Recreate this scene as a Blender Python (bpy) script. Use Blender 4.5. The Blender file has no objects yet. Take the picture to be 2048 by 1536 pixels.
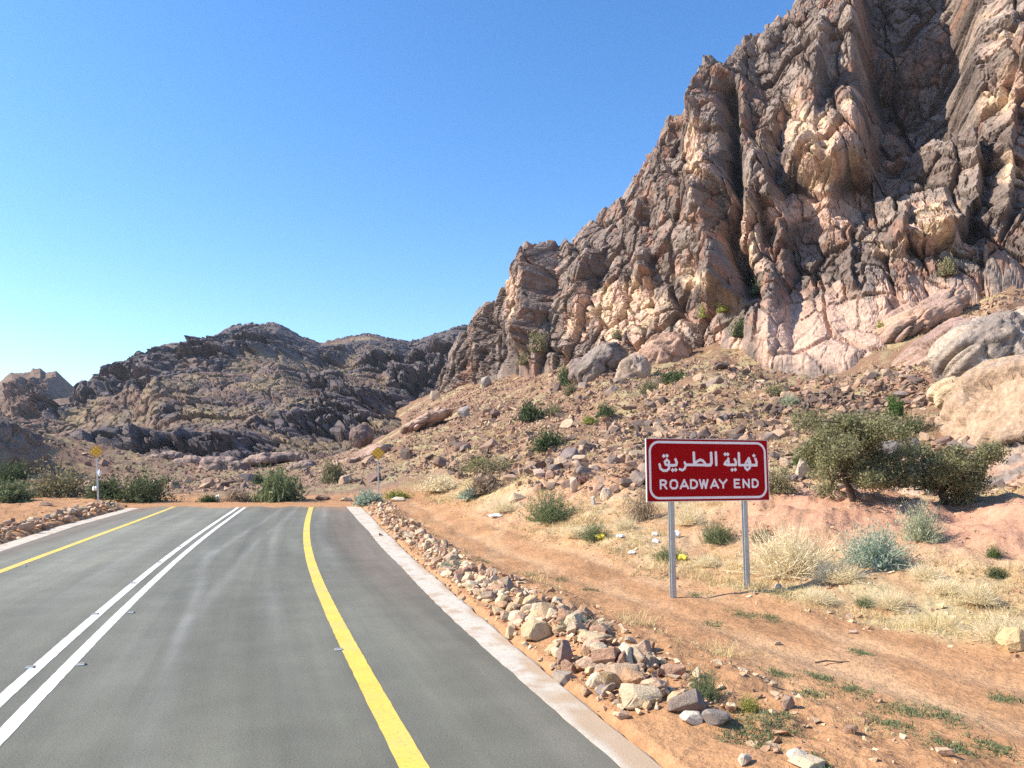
import bpy, bmesh, math, random
import numpy as np
from mathutils import Vector, Matrix, Euler

random.seed(7); RNG = np.random.default_rng(7)
SC = bpy.context.scene
COL = SC.collection
R = math.radians

# ------------------------------------------------------------------ camera, sky, sun, exposure
FPX, CX, CY, CAMH = 1500.0, 1024.0, 768.0, 2.5
PITCH = math.atan(173 / 1500); SP, CP = math.sin(PITCH), math.cos(PITCH)
cam = bpy.data.cameras.new('camera'); cam.sensor_width = 36; cam.lens = 36 * FPX / 2048
cam.clip_start = 0.1; cam.clip_end = 6000
cam_o = bpy.data.objects.new('camera', cam); COL.objects.link(cam_o)
cam_o.location = (0, 0, CAMH); cam_o.rotation_euler = (math.pi / 2 + PITCH, 0, 0)
SC.camera = cam_o

SUN_AZ, SUN_EL = math.atan2(-0.99, -0.06), R(39)
world = bpy.data.worlds.new('World'); SC.world = world; world.use_nodes = True
wn = world.node_tree
sky = wn.nodes.new('ShaderNodeTexSky'); sky.sky_type = 'NISHITA'; sky.sun_disc = False
sky.sun_elevation = SUN_EL; sky.sun_rotation = SUN_AZ
sky.altitude = 300; sky.air_density = 1.0; sky.dust_density = 0.35; sky.ozone_density = 2.4
hs = wn.nodes.new('ShaderNodeHueSaturation'); hs.inputs['Saturation'].default_value = 1.27; hs.inputs['Hue'].default_value = 0.503
wn.links.new(sky.outputs[0], hs.inputs['Color']); wn.links.new(hs.outputs[0], wn.nodes['Background'].inputs[0])
wn.nodes['Background'].inputs[1].default_value = 0.147
sun = bpy.data.lights.new('sun', 'SUN'); sun.energy = 4.8; sun.angle = R(0.53); sun.color = (1.0, 0.91, 0.76)
sun_o = bpy.data.objects.new('sun', sun); COL.objects.link(sun_o)
SUN_DIR = Vector((math.sin(SUN_AZ) * math.cos(SUN_EL), math.cos(SUN_AZ) * math.cos(SUN_EL), math.sin(SUN_EL)))
sun_o.rotation_euler = SUN_DIR.to_track_quat('Z', 'Y').to_euler()
SC.view_settings.view_transform = 'Standard'; SC.view_settings.look = 'None'
SC.view_settings.gamma = 1.0; SC.view_settings.use_curve_mapping = False
SC.view_settings.exposure = 0.88
SC.cycles.use_denoising = False
SC.cycles.max_bounces = 5; SC.cycles.diffuse_bounces = 3; SC.cycles.glossy_bounces = 2
SC.cycles.transparent_max_bounces = 4

# ------------------------------------------------------------------ helpers: projection of photo points at a chosen distance
def ray(px, py):
    a = (px - CX) / FPX; u = (CY - py) / FPX
    return a, CP - u * SP, SP + u * CP
def at(px, py, Y):
    d = ray(px, py); t = Y / d[1]
    return (d[0] * t, Y, d[2] * t + CAMH)
def proj(X, Y, Z):
    F = np.maximum(Y * CP + (Z - CAMH) * SP, 0.01); U = -Y * SP + (Z - CAMH) * CP
    return CX + FPX * X / F, CY - FPX * U / F

# ------------------------------------------------------------------ helpers: noise
def _h(ix, iy, iz, seed):
    h = (ix.astype(np.int64) * 374761393 + iy.astype(np.int64) * 668265263 + iz.astype(np.int64) * 2147483647 + seed * 974711) & 0xffffffff
    h = ((h ^ (h >> 13)) * 1274126177) & 0xffffffff
    return (h ^ (h >> 16)) & 0xffffffff
def hf(ix, iy, seed, k=0):
    return _h(ix, iy, np.full_like(ix, k), seed).astype(np.float64) / 4294967295.0
_G2 = np.array([[math.cos(i * math.pi / 8), math.sin(i * math.pi / 8)] for i in range(16)])
def perlin2(x, y, seed=0):
    x = np.asarray(x, float); y = np.asarray(y, float)
    ix = np.floor(x).astype(np.int64); iy = np.floor(y).astype(np.int64); fx = x - ix; fy = y - iy
    u = fx * fx * fx * (fx * (fx * 6 - 15) + 10); v = fy * fy * fy * (fy * (fy * 6 - 15) + 10)
    z = np.zeros_like(ix)
    def g(dx, dy):
        G = _G2[(_h(ix + dx, iy + dy, z, seed) & 15).astype(np.int64)]
        return G[..., 0] * (fx - dx) + G[..., 1] * (fy - dy)
    a = g(0, 0) * (1 - u) + g(1, 0) * u; b = g(0, 1) * (1 - u) + g(1, 1) * u
    return (a * (1 - v) + b * v) * 1.5
def fbm2(x, y, oct=4, seed=0, gain=0.5, lac=2.03):
    s = 0; a = 1; f = 1
    for i in range(oct):
        s = s + a * perlin2(x * f + 17.3 * i, y * f - 9.1 * i, seed + i); a *= gain; f *= lac
    return s
def cells2(x, y, seed=0):
    """nearest cell: random value, offset to its centre, F1, F2"""
    ix = np.floor(x).astype(np.int64); iy = np.floor(y).astype(np.int64)
    f1 = np.full(x.shape, 9.0); f2 = np.full(x.shape, 9.0)
    bx = np.zeros(x.shape); by = np.zeros(x.shape); cx = np.zeros(x.shape, np.int64); cy = np.zeros(x.shape, np.int64)
    for dx in (-1, 0, 1):
        for dy in (-1, 0, 1):
            jx = ix + dx; jy = iy + dy
            ox = jx + hf(jx, jy, seed, 1) - x; oy = jy + hf(jx, jy, seed, 2) - y
            d = (ox ** 4 + oy ** 4) ** 0.25; m = d < f1
            f2 = np.where(m, f1, np.minimum(f2, d)); f1 = np.where(m, d, f1)
            bx = np.where(m, ox, bx); by = np.where(m, oy, by); cx = np.where(m, jx, cx); cy = np.where(m, jy, cy)
    return cx, cy, bx, by, f1, f2
def facets(x, y, seed, tilt=1.0, crack=0.1, crackdepth=0.6):
    cx, cy, bx, by, f1, f2 = cells2(x, y, seed)
    off = hf(cx, cy, seed, 5) * 2 - 1
    tx = (hf(cx, cy, seed, 6) * 2 - 1) * tilt; ty = (hf(cx, cy, seed, 7) * 2 - 1) * tilt * 0.45
    e = f2 - f1
    return off * 0.6 + tx * bx + ty * by + 0.16 * (1 - np.minimum(f1, 1) ** 2 * 2.2) - crackdepth * np.clip(1 - e / crack, 0, 1), hf(cx, cy, seed, 9), e
def sstep(a, b, x):
    t = np.clip((x - a) / (b - a), 0, 1); return t * t * (3 - 2 * t)
def lerp3(c0, c1, t):
    return np.asarray(c0)[..., :] * (1 - t[..., None]) + np.asarray(c1)[..., :] * t[..., None]

# ------------------------------------------------------------------ helpers: objects
def tag(o, label=None, cat=None, group=None, kind=None):
    if label: o['label'] = label
    if cat: o['category'] = cat
    if group: o['group'] = group
    if kind: o['kind'] = kind
    return o
def link(name, data, parent=None, loc=None, mat=None):
    o = bpy.data.objects.new(name, data); COL.objects.link(o)
    if parent: o.parent = parent
    if loc is not None: o.location = loc
    if mat and data is not None and not data.materials: data.materials.append(mat)
    return o
def empty(name, loc, rz=0):
    o = bpy.data.objects.new(name, None); COL.objects.link(o); o.location = loc; o.rotation_euler = (0, 0, rz)
    o.empty_display_size = 0.1
    return o
def np_mesh(name, V, F, mat=None, col=None, smooth=False, uv=None):
    """V (n,3), F (m,k) faces of one size or list of such arrays"""
    V = np.asarray(V, np.float32); Fs = [np.asarray(f, np.int32) for f in (F if isinstance(F, list) else [F]) if len(f)]
    me = bpy.data.meshes.new(name)
    me.vertices.add(len(V)); me.vertices.foreach_set('co', V.ravel())
    tot = np.concatenate([np.full(len(f), f.shape[1], np.int32) for f in Fs]); idx = np.concatenate([f.ravel() for f in Fs])
    st = np.concatenate([[0], np.cumsum(tot)[:-1]]).astype(np.int32)
    me.loops.add(len(idx)); me.loops.foreach_set('vertex_index', idx)
    me.polygons.add(len(tot)); me.polygons.foreach_set('loop_start', st)
    if smooth: me.polygons.foreach_set('use_smooth', np.ones(len(tot), bool))
    else: me.polygons.foreach_set('use_smooth', np.zeros(len(tot), bool))
    me.update(calc_edges=True)
    if col is not None:
        a = me.color_attributes.new('Col', 'FLOAT_COLOR', 'POINT')
        c = np.ones((len(V), 4), np.float32); c[:, :3] = col; a.data.foreach_set('color', c.ravel())
    if uv is not None:
        l = me.uv_layers.new(name='UVMap'); l.data.foreach_set('uv', np.asarray(uv, np.float32)[idx].ravel())
    if mat: me.materials.append(mat)
    return me
def grid_faces(nr, nc):
    i = np.arange(nr * nc).reshape(nr, nc)
    return np.stack([i[:-1, :-1].ravel(), i[:-1, 1:].ravel(), i[1:, 1:].ravel(), i[1:, :-1].ravel()], 1)

# ------------------------------------------------------------------ helpers: materials
class NB:
    def __init__(s, name, rough=0.9, spec=0.2):
        s.m = bpy.data.materials.new(name); s.m.use_nodes = True; s.t = s.m.node_tree; s.n = s.t.nodes
        s.b = s.n['Principled BSDF']; s.b.inputs['Roughness'].default_value = rough; s.b.inputs['Specular IOR Level'].default_value = spec
    def lk(s, a, b): s.t.links.new(a, b)
    def node(s, t, **kw):
        n = s.n.new(t)
        for k, v in kw.items(): setattr(n, k, v)
        return n
    def coord(s, which='Object', scale=(1, 1, 1)):
        tc = s.node('ShaderNodeTexCoord'); mp = s.node('ShaderNodeMapping'); mp.inputs['Scale'].default_value = scale
        s.lk(tc.outputs[which], mp.inputs[0]); return mp.outputs[0]
    def noise(s, vec, scale, detail=4, rough=0.55, dist=0.0):
        n = s.node('ShaderNodeTexNoise'); n.inputs['Scale'].default_value = scale; n.inputs['Detail'].default_value = detail
        n.inputs['Roughness'].default_value = rough; n.inputs['Distortion'].default_value = dist
        s.lk(vec, n.inputs['Vector']); return n.outputs['Fac']
    def vor(s, vec, scale, feature='F1', out='Distance'):
        n = s.node('ShaderNodeTexVoronoi', feature=feature); n.inputs['Scale'].default_value = scale
        s.lk(vec, n.inputs['Vector']); return n.outputs[out]
    def ramp(s, fac, pts):
        r = s.node('ShaderNodeValToRGB'); e = r.color_ramp.elements
        while len(e) < len(pts): e.new(0.5)
        for el, (p, c) in zip(e, pts):
            el.position = p; el.color = (c, c, c, 1) if not hasattr(c, '__len__') else (*c[:3], 1)
        s.lk(fac, r.inputs[0]); return r.outputs[0]
    def mix(s, f, a, b, mode='MIX'):
        n = s.node('ShaderNodeMix', data_type='RGBA', blend_type=mode)
        for sock, v in ((n.inputs[0], f), (n.inputs[6], a), (n.inputs[7], b)):
            if hasattr(v, 'links'): s.lk(v, sock)
            elif hasattr(v, '__len__'): sock.default_value = (*v[:3], 1)
            elif sock.type == 'RGBA': sock.default_value = (v, v, v, 1)
            else: sock.default_value = v
        return n.outputs[2]
    def math(s, op, a, b=0.0):
        n = s.node('ShaderNodeMath', operation=op)
        for sock, v in ((n.inputs[0], a), (n.inputs[1], b)):
            if hasattr(v, 'links'): s.lk(v, sock)
            else: sock.default_value = v
        return n.outputs[0]
    def attr(s, name='Col'):
        n = s.node('ShaderNodeAttribute', attribute_name=name); return n.outputs['Color']
    def bump(s, h, strength=0.5, dist=0.1, prev=None):
        n = s.node('ShaderNodeBump'); n.inputs['Strength'].default_value = strength; n.inputs['Distance'].default_value = dist
        s.lk(h, n.inputs['Height'])
        if prev: s.lk(prev, n.inputs['Normal'])
        return n.outputs[0]
    def done(s, color=None, normal=None):
        if color is not None:
            if hasattr(color, 'links'): s.lk(color, s.b.inputs['Base Color'])
            else: s.b.inputs['Base Color'].default_value = (*color, 1)
        if normal: s.lk(normal, s.b.inputs['Normal'])
        return s.m

def rock_mat(name, sc):
    k = NB(name, 0.92, 0.15); c = k.coord('Object')
    n1 = k.noise(c, 0.35 * sc, 6, 0.6); n2 = k.noise(c, 2.2 * sc, 6, 0.65); v = k.vor(c, 1.3 * sc)
    f = k.ramp(n2, [(0.3, 0.62), (0.7, 1.3)]); f1 = k.ramp(n1, [(0.3, 0.8), (0.7, 1.2)])
    col = k.mix(1.0, k.attr(), f, 'MULTIPLY'); col = k.mix(1.0, col, f1, 'MULTIPLY')
    nb = k.bump(n2, 0.55, 0.45 / sc); nb = k.bump(v, 0.35, 0.4 / sc, nb); nb = k.bump(k.noise(c, 9 * sc, 5, 0.7), 0.35, 0.1 / sc, nb)
    return k.done(col, nb)
M = {}
M['cliff'] = rock_mat('cliff_rock', 1.0)
M['hill'] = rock_mat('hill_rock', 0.35)
M['outcrop'] = rock_mat('outcrop_rock', 2.4)
def ground_mat():
    k = NB('ground_soil', 0.95, 0.1); c = k.coord('Object')
    n1 = k.noise(c, 0.8, 5, 0.6); n2 = k.noise(c, 7, 5, 0.65); n3 = k.noise(c, 40, 4, 0.7); v = k.vor(c, 14)
    col = k.mix(1.0, k.attr(), k.ramp(n1, [(0.3, 0.86), (0.7, 1.12)]), 'MULTIPLY')
    col = k.mix(1.0, col, k.ramp(n2, [(0.28, 0.74), (0.55, 1.0), (0.75, 1.16)]), 'MULTIPLY')
    col = k.mix(1.0, col, k.ramp(n3, [(0.3, 0.78), (0.65, 1.12)]), 'MULTIPLY')
    nb = k.bump(n2, 0.55, 0.12); nb = k.bump(n3, 0.5, 0.03, nb); nb = k.bump(v, 0.25, 0.04, nb)
    return k.done(col, nb)
M['ground'] = ground_mat()
def stone_mat(name, col=None):
    k = NB(name, 0.9, 0.2); c = k.coord('Object'); oi = k.node('ShaderNodeObjectInfo')
    base = k.attr() if col is None else k.mix(1.0, col, k.ramp(oi.outputs['Random'], [(0.0, 0.82), (1.0, 1.15)]), 'MULTIPLY')
    n = k.noise(c, 3.0, 5, 0.65); n2 = k.noise(c, 14, 4, 0.65)
    col_ = k.mix(1.0, base, k.ramp(n, [(0.3, 0.72), (0.7, 1.18)]), 'MULTIPLY')
    nb = k.bump(n, 0.5, 0.12); nb = k.bump(n2, 0.4, 0.03, nb)
    return k.done(col_, nb)
M['stone_attr'] = stone_mat('rubble_stone')
BANK_PAL = [(w, c, stone_mat(w.replace(' ', '_') + '_stone', c)) for w, c in (('cream', (0.66, 0.52, 0.35)), ('yellow tan', (0.60, 0.43, 0.25)), ('reddish brown', (0.42, 0.25, 0.165)), ('pinkish tan', (0.58, 0.39, 0.265)), ('grey brown', (0.42, 0.31, 0.22)), ('orange brown', (0.48, 0.29, 0.17)))]
TALUS_PAL = [(w, c, stone_mat('slope_' + w.replace(' ', '_'), c)) for w, c in (('dark brown', (0.19, 0.125, 0.098)), ('brown', (0.30, 0.195, 0.14)), ('grey', (0.26, 0.20, 0.17)), ('reddish tan', (0.42, 0.275, 0.185)), ('near black', (0.145, 0.105, 0.09)), ('pale tan', (0.47, 0.335, 0.23)))]
def plain(name, col, rough=0.8, spec=0.3, metal=0.0, var=0.15, scale=6.0, bump=0.0):
    k = NB(name, rough, spec); k.b.inputs['Metallic'].default_value = metal
    n = k.noise(k.coord('Object'), scale, 4, 0.6)
    return k.done(k.mix(1.0, col, k.ramp(n, [(0.3, 1 - var), (0.7, 1 + var)]), 'MULTIPLY'), k.bump(n, bump, 0.02) if bump else None)
def leaf_mat(name, c0, c1, rough=0.75):
    k = NB(name, rough, 0.2)
    g = k.node('ShaderNodeNewGeometry')
    col = k.ramp(g.outputs['Random Per Island'], [(0.0, c0), (0.6, c1), (1.0, tuple(min(1, x * 1.25) for x in c1))])
    k.done(col)
    tr = k.node('ShaderNodeBsdfTranslucent'); k.lk(col, tr.inputs[0])
    mx = k.node('ShaderNodeMixShader'); mx.inputs[0].default_value = 0.3
    k.lk(k.b.outputs[0], mx.inputs[1]); k.lk(tr.outputs[0], mx.inputs[2])
    k.lk(mx.outputs[0], k.n['Material Output'].inputs[0])
    return k.m

# ------------------------------------------------------------------ the road line, in (Y, offset) coordinates
_cp = np.polyfit([-10, 0, 8.39, 11.94, 19.25, 30.95, 42.07, 50], [0.86, -2.46, -5.34, -6.52, -8.9, -12.17, -14.96, -16.9], 4)
def road_x(Y): return np.polyval(_cp, np.clip(Y, -15, 52)) + (np.maximum(Y, 52) - 52) * -0.24
def road_cos(Y): return np.cos(np.arctan(np.polyval(np.polyder(_cp), np.clip(Y, -15, 52))))
def road_z(Y): t = np.clip((Y - 14) / 30, 0, 1.06); return 0.56 * t * t
def r_asph(Y): return np.interp(Y, [5, 9, 13, 20, 30, 38, 43], [5.32, 5.45, 5.6, 5.92, 6.05, 5.8, 5.56])
def r_conc(Y): return np.interp(Y, [5, 8, 10, 13, 18, 27, 36, 43], [5.68, 5.82, 5.95, 6.15, 6.45, 6.72, 6.7, 6.43])
def l_asph(Y): return np.interp(Y, [0, 23, 32, 41], [-5.2, -5.28, -5.65, -5.4])
def l_conc(Y): return l_asph(Y) - 0.72
def off_of(X, Y): return (X - road_x(Y)) * road_cos(Y)
def pos_of(off, Y): return road_x(Y) + off / road_cos(Y)
ROAD_END = 42.8

# ------------------------------------------------------------------ ground height: thin-plate spline through surveyed points
CP3 = []
for Y in (-10, 0, 6, 12, 18, 24, 30, 36, 43, 48):
    for off in (-14, -7.5, 0, 7.0, 10.5):
        z = float(road_z(Y)); CP3.append((float(pos_of(off, Y)), Y, z + (0.06 if abs(off) > 6 and off != 10.5 else 0.0) - (0.05 if off == 10.5 else 0)))
CP3 += [at(*p) for p in [
    # verge and mounds right of the track
    (1560, 1175, 15.8), (1720, 1195, 14.6), (1900, 1230, 13.2), (2048, 1240, 12.8), (1580, 1050, 20.5), (1560, 990, 24), (1750, 1000, 23), (1850, 1015, 21), (2048, 1060, 17.5), (2048, 990, 22),
    (1750, 975, 28), (1950, 985, 26), (1400, 1090, 21), (1400, 1010, 26), (1300, 1075, 22), (1200, 1050, 25), (1250, 970, 31), (1130, 1010, 31), (1050, 1030, 31), (1050, 960, 38), (950, 985, 42), (870, 985, 50), (1100, 930, 45),
    # talus
    (1300, 940, 34), (1300, 870, 45), (1450, 900, 38), (1560, 900, 35), (1560, 800, 46), (1750, 860, 36), (1750, 790, 44), (1750, 775, 56), (1900, 840, 33), (2048, 860, 31), (1400, 760, 64), (1250, 760, 82), (1100, 800, 92),
    (1000, 820, 104), (900, 850, 115), (800, 890, 105), (720, 930, 92), (1000, 900, 62), (1150, 860, 62), (900, 930, 62), (820, 955, 62), (1480, 700, 88), (1350, 715, 102), (1150, 730, 128), (960, 768, 174), (900, 780, 195),
    (1700, 765, 66), (1600, 775, 68), (1870, 700, 66), (2000, 615, 68), (2048, 640, 58), (1900, 720, 56), (2048, 730, 46), (2300, 700, 42), (2300, 860, 26), (2300, 560, 60), (2600, 800, 24),
    # wadi floor and foot of the far hills
    (640, 955, 85), (450, 962, 88), (300, 955, 95), (150, 960, 80), (500, 938, 115), (350, 932, 150), (620, 925, 140), (150, 932, 140), (690, 905, 175), (760, 865, 190), (500, 930, 200), (200, 930, 200), (0, 985, 60), (100, 985, 60), (280, 985, 60), (520, 985, 60), (700, 985, 58), (760, 975, 62),
    (-120, 985, 55), (-300, 985, 50), (0, 945, 80), (110, 950, 85), (20, 880, 92), (-40, 835, 92), (-150, 800, 95), (-400, 800, 90), (-600, 950, 60)]]
CP3 = np.array(CP3)
def _tps_fit(P):
    n = len(P); d = np.hypot(P[:, None, 0] - P[None, :, 0], P[:, None, 1] - P[None, :, 1]) / 50
    K = np.where(d > 0, d * d * np.log(np.maximum(d, 1e-9)), 0) + np.eye(n) * 2e-4
    A = np.zeros((n + 3, n + 3)); A[:n, :n] = K; A[:n, n] = 1; A[:n, n + 1:] = P[:, :2] / 50; A[n:, :n] = A[:n, n:].T
    return np.linalg.solve(A, np.concatenate([P[:, 2], [0, 0, 0]]))
_W = _tps_fit(CP3)
def tps(X, Y):
    X = np.clip(X, -110, 90); Y = np.clip(Y, -12, 230)
    out = _W[-3] + (_W[-2] * X + _W[-1] * Y) / 50
    for (px, py, _), w in zip(CP3, _W):
        d2 = ((X - px) ** 2 + (Y - py) ** 2) / 2500
        out = out + w * 0.5 * d2 * np.log(np.maximum(d2, 1e-12))
    return out
def track_mask(X, Y):
    o = off_of(X, Y)
    wob = 0.35 * perlin2(X * 0.35, Y * 0.35, 4)
    right = np.interp(Y, [5, 10, 15, 20, 30, 44, 60], [13.2, 12.6, 11.8, 11.5, 11.3, 10.1, 9.5])
    return sstep(7.9, 8.8, o + wob) * (1 - sstep(right - 0.3, right + 0.3, o + 0.7 * wob)) * (1 - sstep(44, 50, Y))
def bank(X, Y):
    """low stone bank beside the concrete strip, and the stretch of earth washed over it near the camera"""
    o = off_of(X, Y)
    b = 0.12 * sstep(6.4, 7.1, o - (r_conc(Y) - 6.2)) * (1 - sstep(7.7, 8.6, o)) * (1 - sstep(43, 47, Y)) * sstep(7.0, 8.5, Y)
    b = b + 0.15 * (1 - sstep(-7.6, -7.0, o)) * 0 + 0.12 * sstep(6.2, 6.7, -o) * (1 - sstep(7.2, 7.9, -o)) * (1 - sstep(41, 44, Y))
    return b
def G(X, Y):
    X = np.asarray(X, float); Y = np.asarray(Y, float)
    z = tps(X, Y)
    o = off_of(X, Y)
    # corridor of the carriageway
    inside = (1 - sstep(0, 1.2, o - r_conc(Y))) * (1 - sstep(0, 1.2, l_conc(Y) - o)) * (1 - sstep(ROAD_END + 0.2, ROAD_END + 6, Y))
    z = z * (1 - inside) + road_z(Y) * inside
    tr = track_mask(X, Y)
    near_road = (1 - sstep(0.0, 0.15, o - r_conc(Y))) * (1 - sstep(0.0, 0.15, l_conc(Y) - o)) * (1 - sstep(ROAD_END - 0.9, ROAD_END - 0.5, Y + 0.9 * fbm2(X * 0.55, X * 0.1, 3, 77)))
    rough = (1 - inside) * (1 - 0.75 * tr)
    dist = np.hypot(X, Y); slope = sstep(20, 60, dist) * sstep(0.8, 6, z)
    z = z + rough * (0.10 * fbm2(X * 0.5, Y * 0.5, 3, 11) + 0.05 * fbm2(X * 2.3, Y * 2.3, 3, 21)) * (1 + 1.2 * slope)
    z = z + slope * (0.9 * fbm2(X * 0.09, Y * 0.09, 3, 31) + 0.35 * np.abs(perlin2(X * 0.35, Y * 0.35, 41)))
    # wheel ruts of the dirt track
    z = z - tr * 0.045 * (np.exp(-((o - 9.6) / 0.28) ** 2) + np.exp(-((o - 11.1) / 0.28) ** 2)) + tr * 0.012 * fbm2(X * 3, Y * 1.2, 3, 51)
    z = z + bank(X, Y) * (1 + 0.4 * perlin2(X * 1.3, Y * 1.3, 61))
    pmd = np.exp(-(((X - 9.2) / 4.5) ** 2 + ((Y - 22.0) / 3.0) ** 2)) + np.exp(-(((X - 13.0) / 3.2) ** 2 + ((Y - 17.5) / 2.6) ** 2)) + 0.8 * np.exp(-(((X - 4) / 6) ** 2 + ((Y - 32) / 4) ** 2))
    z = z + pmd * (0.38 * fbm2(X * 0.55, Y * 0.55, 3, 66) + 0.10 * np.abs(fbm2(X * 1.9, Y * 1.9, 3, 67)) + 0.12)
    z = z + inside * 0.014 - near_road * 0.104
    return z
def g1(x, y): return float(G(np.array([x]), np.array([y]))[0])

STRAW = np.array((0.52, 0.42, 0.235)); DIRT = np.array((0.475, 0.258, 0.130)); PINK = np.array((0.48, 0.265, 0.175)); TAL = np.array((0.25, 0.150, 0.098)); PALE = np.array((0.50, 0.31, 0.175))
def ground_color(X, Y, Z):
    o = off_of(X, Y); d = np.hypot(X, Y)
    tr = track_mask(X, Y)
    n = fbm2(X * 0.13, Y * 0.13, 4, 71); n2 = fbm2(X * 0.6, Y * 0.6, 3, 81); n3 = fbm2(X * 0.3 + 40, Y * 0.3, 3, 91)
    c = np.broadcast_to(DIRT, X.shape + (3,)).copy()
    px, py = proj(X, Y, Z)
    right = sstep(10.5, 12.5, o)
    c = lerp3(c, STRAW, right * (0.3 + 0.6 * sstep(-0.3, 0.3, n2 + 0.25 * n)))
    slope = sstep(1.6, 4.0, Z) * right
    t = lerp3(np.broadcast_to(TAL, c.shape), STRAW * 0.72, sstep(0.0, 0.55, n + 0.6 * n2))
    t = lerp3(t, PINK * 0.66, sstep(0.15, 0.6, n3) * 0.7)
    c = lerp3(c, t, slope)
    # bare pink earth mounds beside the sign
    pm = np.exp(-(((X - 9.2) / 4.0) ** 2 + ((Y - 21.5) / 3.0) ** 2)) + np.exp(-(((X - 12.5) / 3.0) ** 2 + ((Y - 17.0) / 2.6) ** 2)) + 0.7 * np.exp(-(((X - 3) / 5) ** 2 + ((Y - 33) / 4) ** 2))
    c = lerp3(c, PINK * 1.05, np.clip(pm * 1.3 + 0.25 * n2 * (pm > 0.1), 0, 1))
    # wadi floor beyond the end of the road, browner with distance
    far = sstep(47, 62, Y) * (1 - slope)
    c = lerp3(c, lerp3(np.broadcast_to(np.array((0.27, 0.17, 0.12)), c.shape), STRAW * 0.6, sstep(-0.1, 0.5, n2 + n * 0.5)), far)
    c = lerp3(c, DIRT * (1.02 + 0.0), tr)
    c = lerp3(c, PALE * 1.08, tr * sstep(0.05, 0.5, fbm2(X * 0.9, Y * 0.25, 3, 101)) * 0.6)
    rut = np.exp(-((o - 9.6) / 0.32) ** 2) + np.exp(-((o - 11.1) / 0.32) ** 2)
    c = lerp3(c, np.array((0.56, 0.36, 0.21)), np.clip(tr * rut * (0.45 + 0.5 * fbm2(X * 0.4, Y * 0.4, 2, 111)), 0, 0.8))
    c = lerp3(c, DIRT * 0.78, np.clip(tr * sstep(0.1, 0.6, fbm2(X * 0.7 + 9, Y * 0.35, 3, 121)) * 0.6, 0, 1))
    return c

def terrain_patch(name, az, rr):
    A, Rr = np.meshgrid(az, rr)
    X = Rr * np.sin(A); Y = Rr * np.cos(A); Z = G(X, Y)
    Z = np.where(Rr > 260, np.minimum(Z, 6), Z)
    c = ground_color(X, Y, Z)
    me = np_mesh(name, np.stack([X, Y, Z], -1).reshape(-1, 3), grid_faces(*X.shape), M['ground'], c.reshape(-1, 3), smooth=True)
    return X, Y, Z, me
rr = [0.6, 1.2, 2.0, 3.0, 4.0]
r = 4.6
while r < 262:
    rr.append(r); r += min(r * r / 1875 * 1.3, r * 0.008)
AZ0, AZ1 = R(-43), R(45)
_, _, _, me = terrain_patch('ground', np.linspace(AZ0, AZ1, 760), np.array(rr))
ground = tag(link('ground', me), 'sandy desert ground rising into stony slopes', kind='structure')
rr2 = np.concatenate([[0.6, 2.0, 4.0], np.geomspace(5, 260, 60)])
_, _, _, me = terrain_patch('ground', np.linspace(AZ1, AZ0 + 2 * math.pi, 110), rr2)
tag(link('ground', me), 'sandy desert ground behind the viewer', kind='structure')
az = np.linspace(0, 2 * math.pi, 121); rr3 = np.array([258, 300, 420, 600, 800, 1000.0])
A, Rr = np.meshgrid(az, rr3); X = Rr * np.sin(A); Y = Rr * np.cos(A); Z = np.full(X.shape, -1.5)
Z[0] = -3
tag(link('ground', np_mesh('ground', np.stack([X, Y, Z], -1).reshape(-1, 3), grid_faces(*X.shape), M['ground'], np.broadcast_to(DIRT * 0.8, (X.size, 3)), smooth=True)), 'distant desert plain', kind='structure')

# ------------------------------------------------------------------ carriageway
def asphalt_mat():
    k = NB('asphalt', 0.78, 0.35); c = k.coord('Object'); uv = k.coord('UV', (1, 1, 1))
    n = k.noise(c, 1.1, 5, 0.6); f = k.noise(c, 48, 4, 0.75); g = k.noise(c, 160, 2, 0.7)
    st = k.noise(k.coord('UV', (1.6, 0.06, 1)), 1.0, 5, 0.6)
    col = k.mix(1.0, k.attr(), k.ramp(n, [(0.3, 0.9), (0.7, 1.1)]), 'MULTIPLY')
    col = k.mix(1.0, col, k.ramp(st, [(0.3, 0.82), (0.7, 1.2)]), 'MULTIPLY')
    col = k.mix(1.0, col, k.ramp(f, [(0.3, 0.72), (0.7, 1.3)]), 'MULTIPLY')
    big = k.noise(k.coord('UV', (0.5, 0.12, 1)), 1.0, 3, 0.5); col = k.mix(1.0, col, k.ramp(big, [(0.32, 0.86), (0.68, 1.14)]), 'MULTIPLY')
    spots = k.noise(c, 5, 4, 0.7); col = k.mix(1.0, col, k.ramp(spots, [(0.24, 0.72), (0.34, 1.0)]), 'MULTIPLY')
    nb = k.bump(f, 0.5, 0.012); nb = k.bump(g, 0.4, 0.006, nb)
    return k.done(col, nb)
M['asphalt'] = asphalt_mat()
ys = np.concatenate([np.linspace(-14, 5, 20), np.linspace(5.3, ROAD_END, 330)])
tt = np.linspace(0, 1, 150)
YY = ys[:, None] + 0 * tt[None]; OO = l_asph(ys)[:, None] * (1 - tt) + r_asph(ys)[:, None] * tt
edge_w = 0.02 * perlin2(ys * 2.2, ys * 0, 201)
OO[:, -1] += edge_w; OO[:, -2] += edge_w * 0.5
XX = pos_of(OO, YY); ZZ = road_z(YY)
YY = YY.copy(); YY[-1] += 0.12 * perlin2(OO[-1] * 1.1, OO[-1] * 0, 205); YY[-2] += 0.05 * perlin2(OO[-2] * 1.1, OO[-2] * 0, 205)
ac = np.broadcast_to(np.array((0.140, 0.136, 0.106)), XX.shape + (3,)).copy()
lane_l = sstep(0.6, -1.2, OO); ac *= (1 + 0.32 * lane_l * sstep(8, 20, YY) )[..., None]
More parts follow.
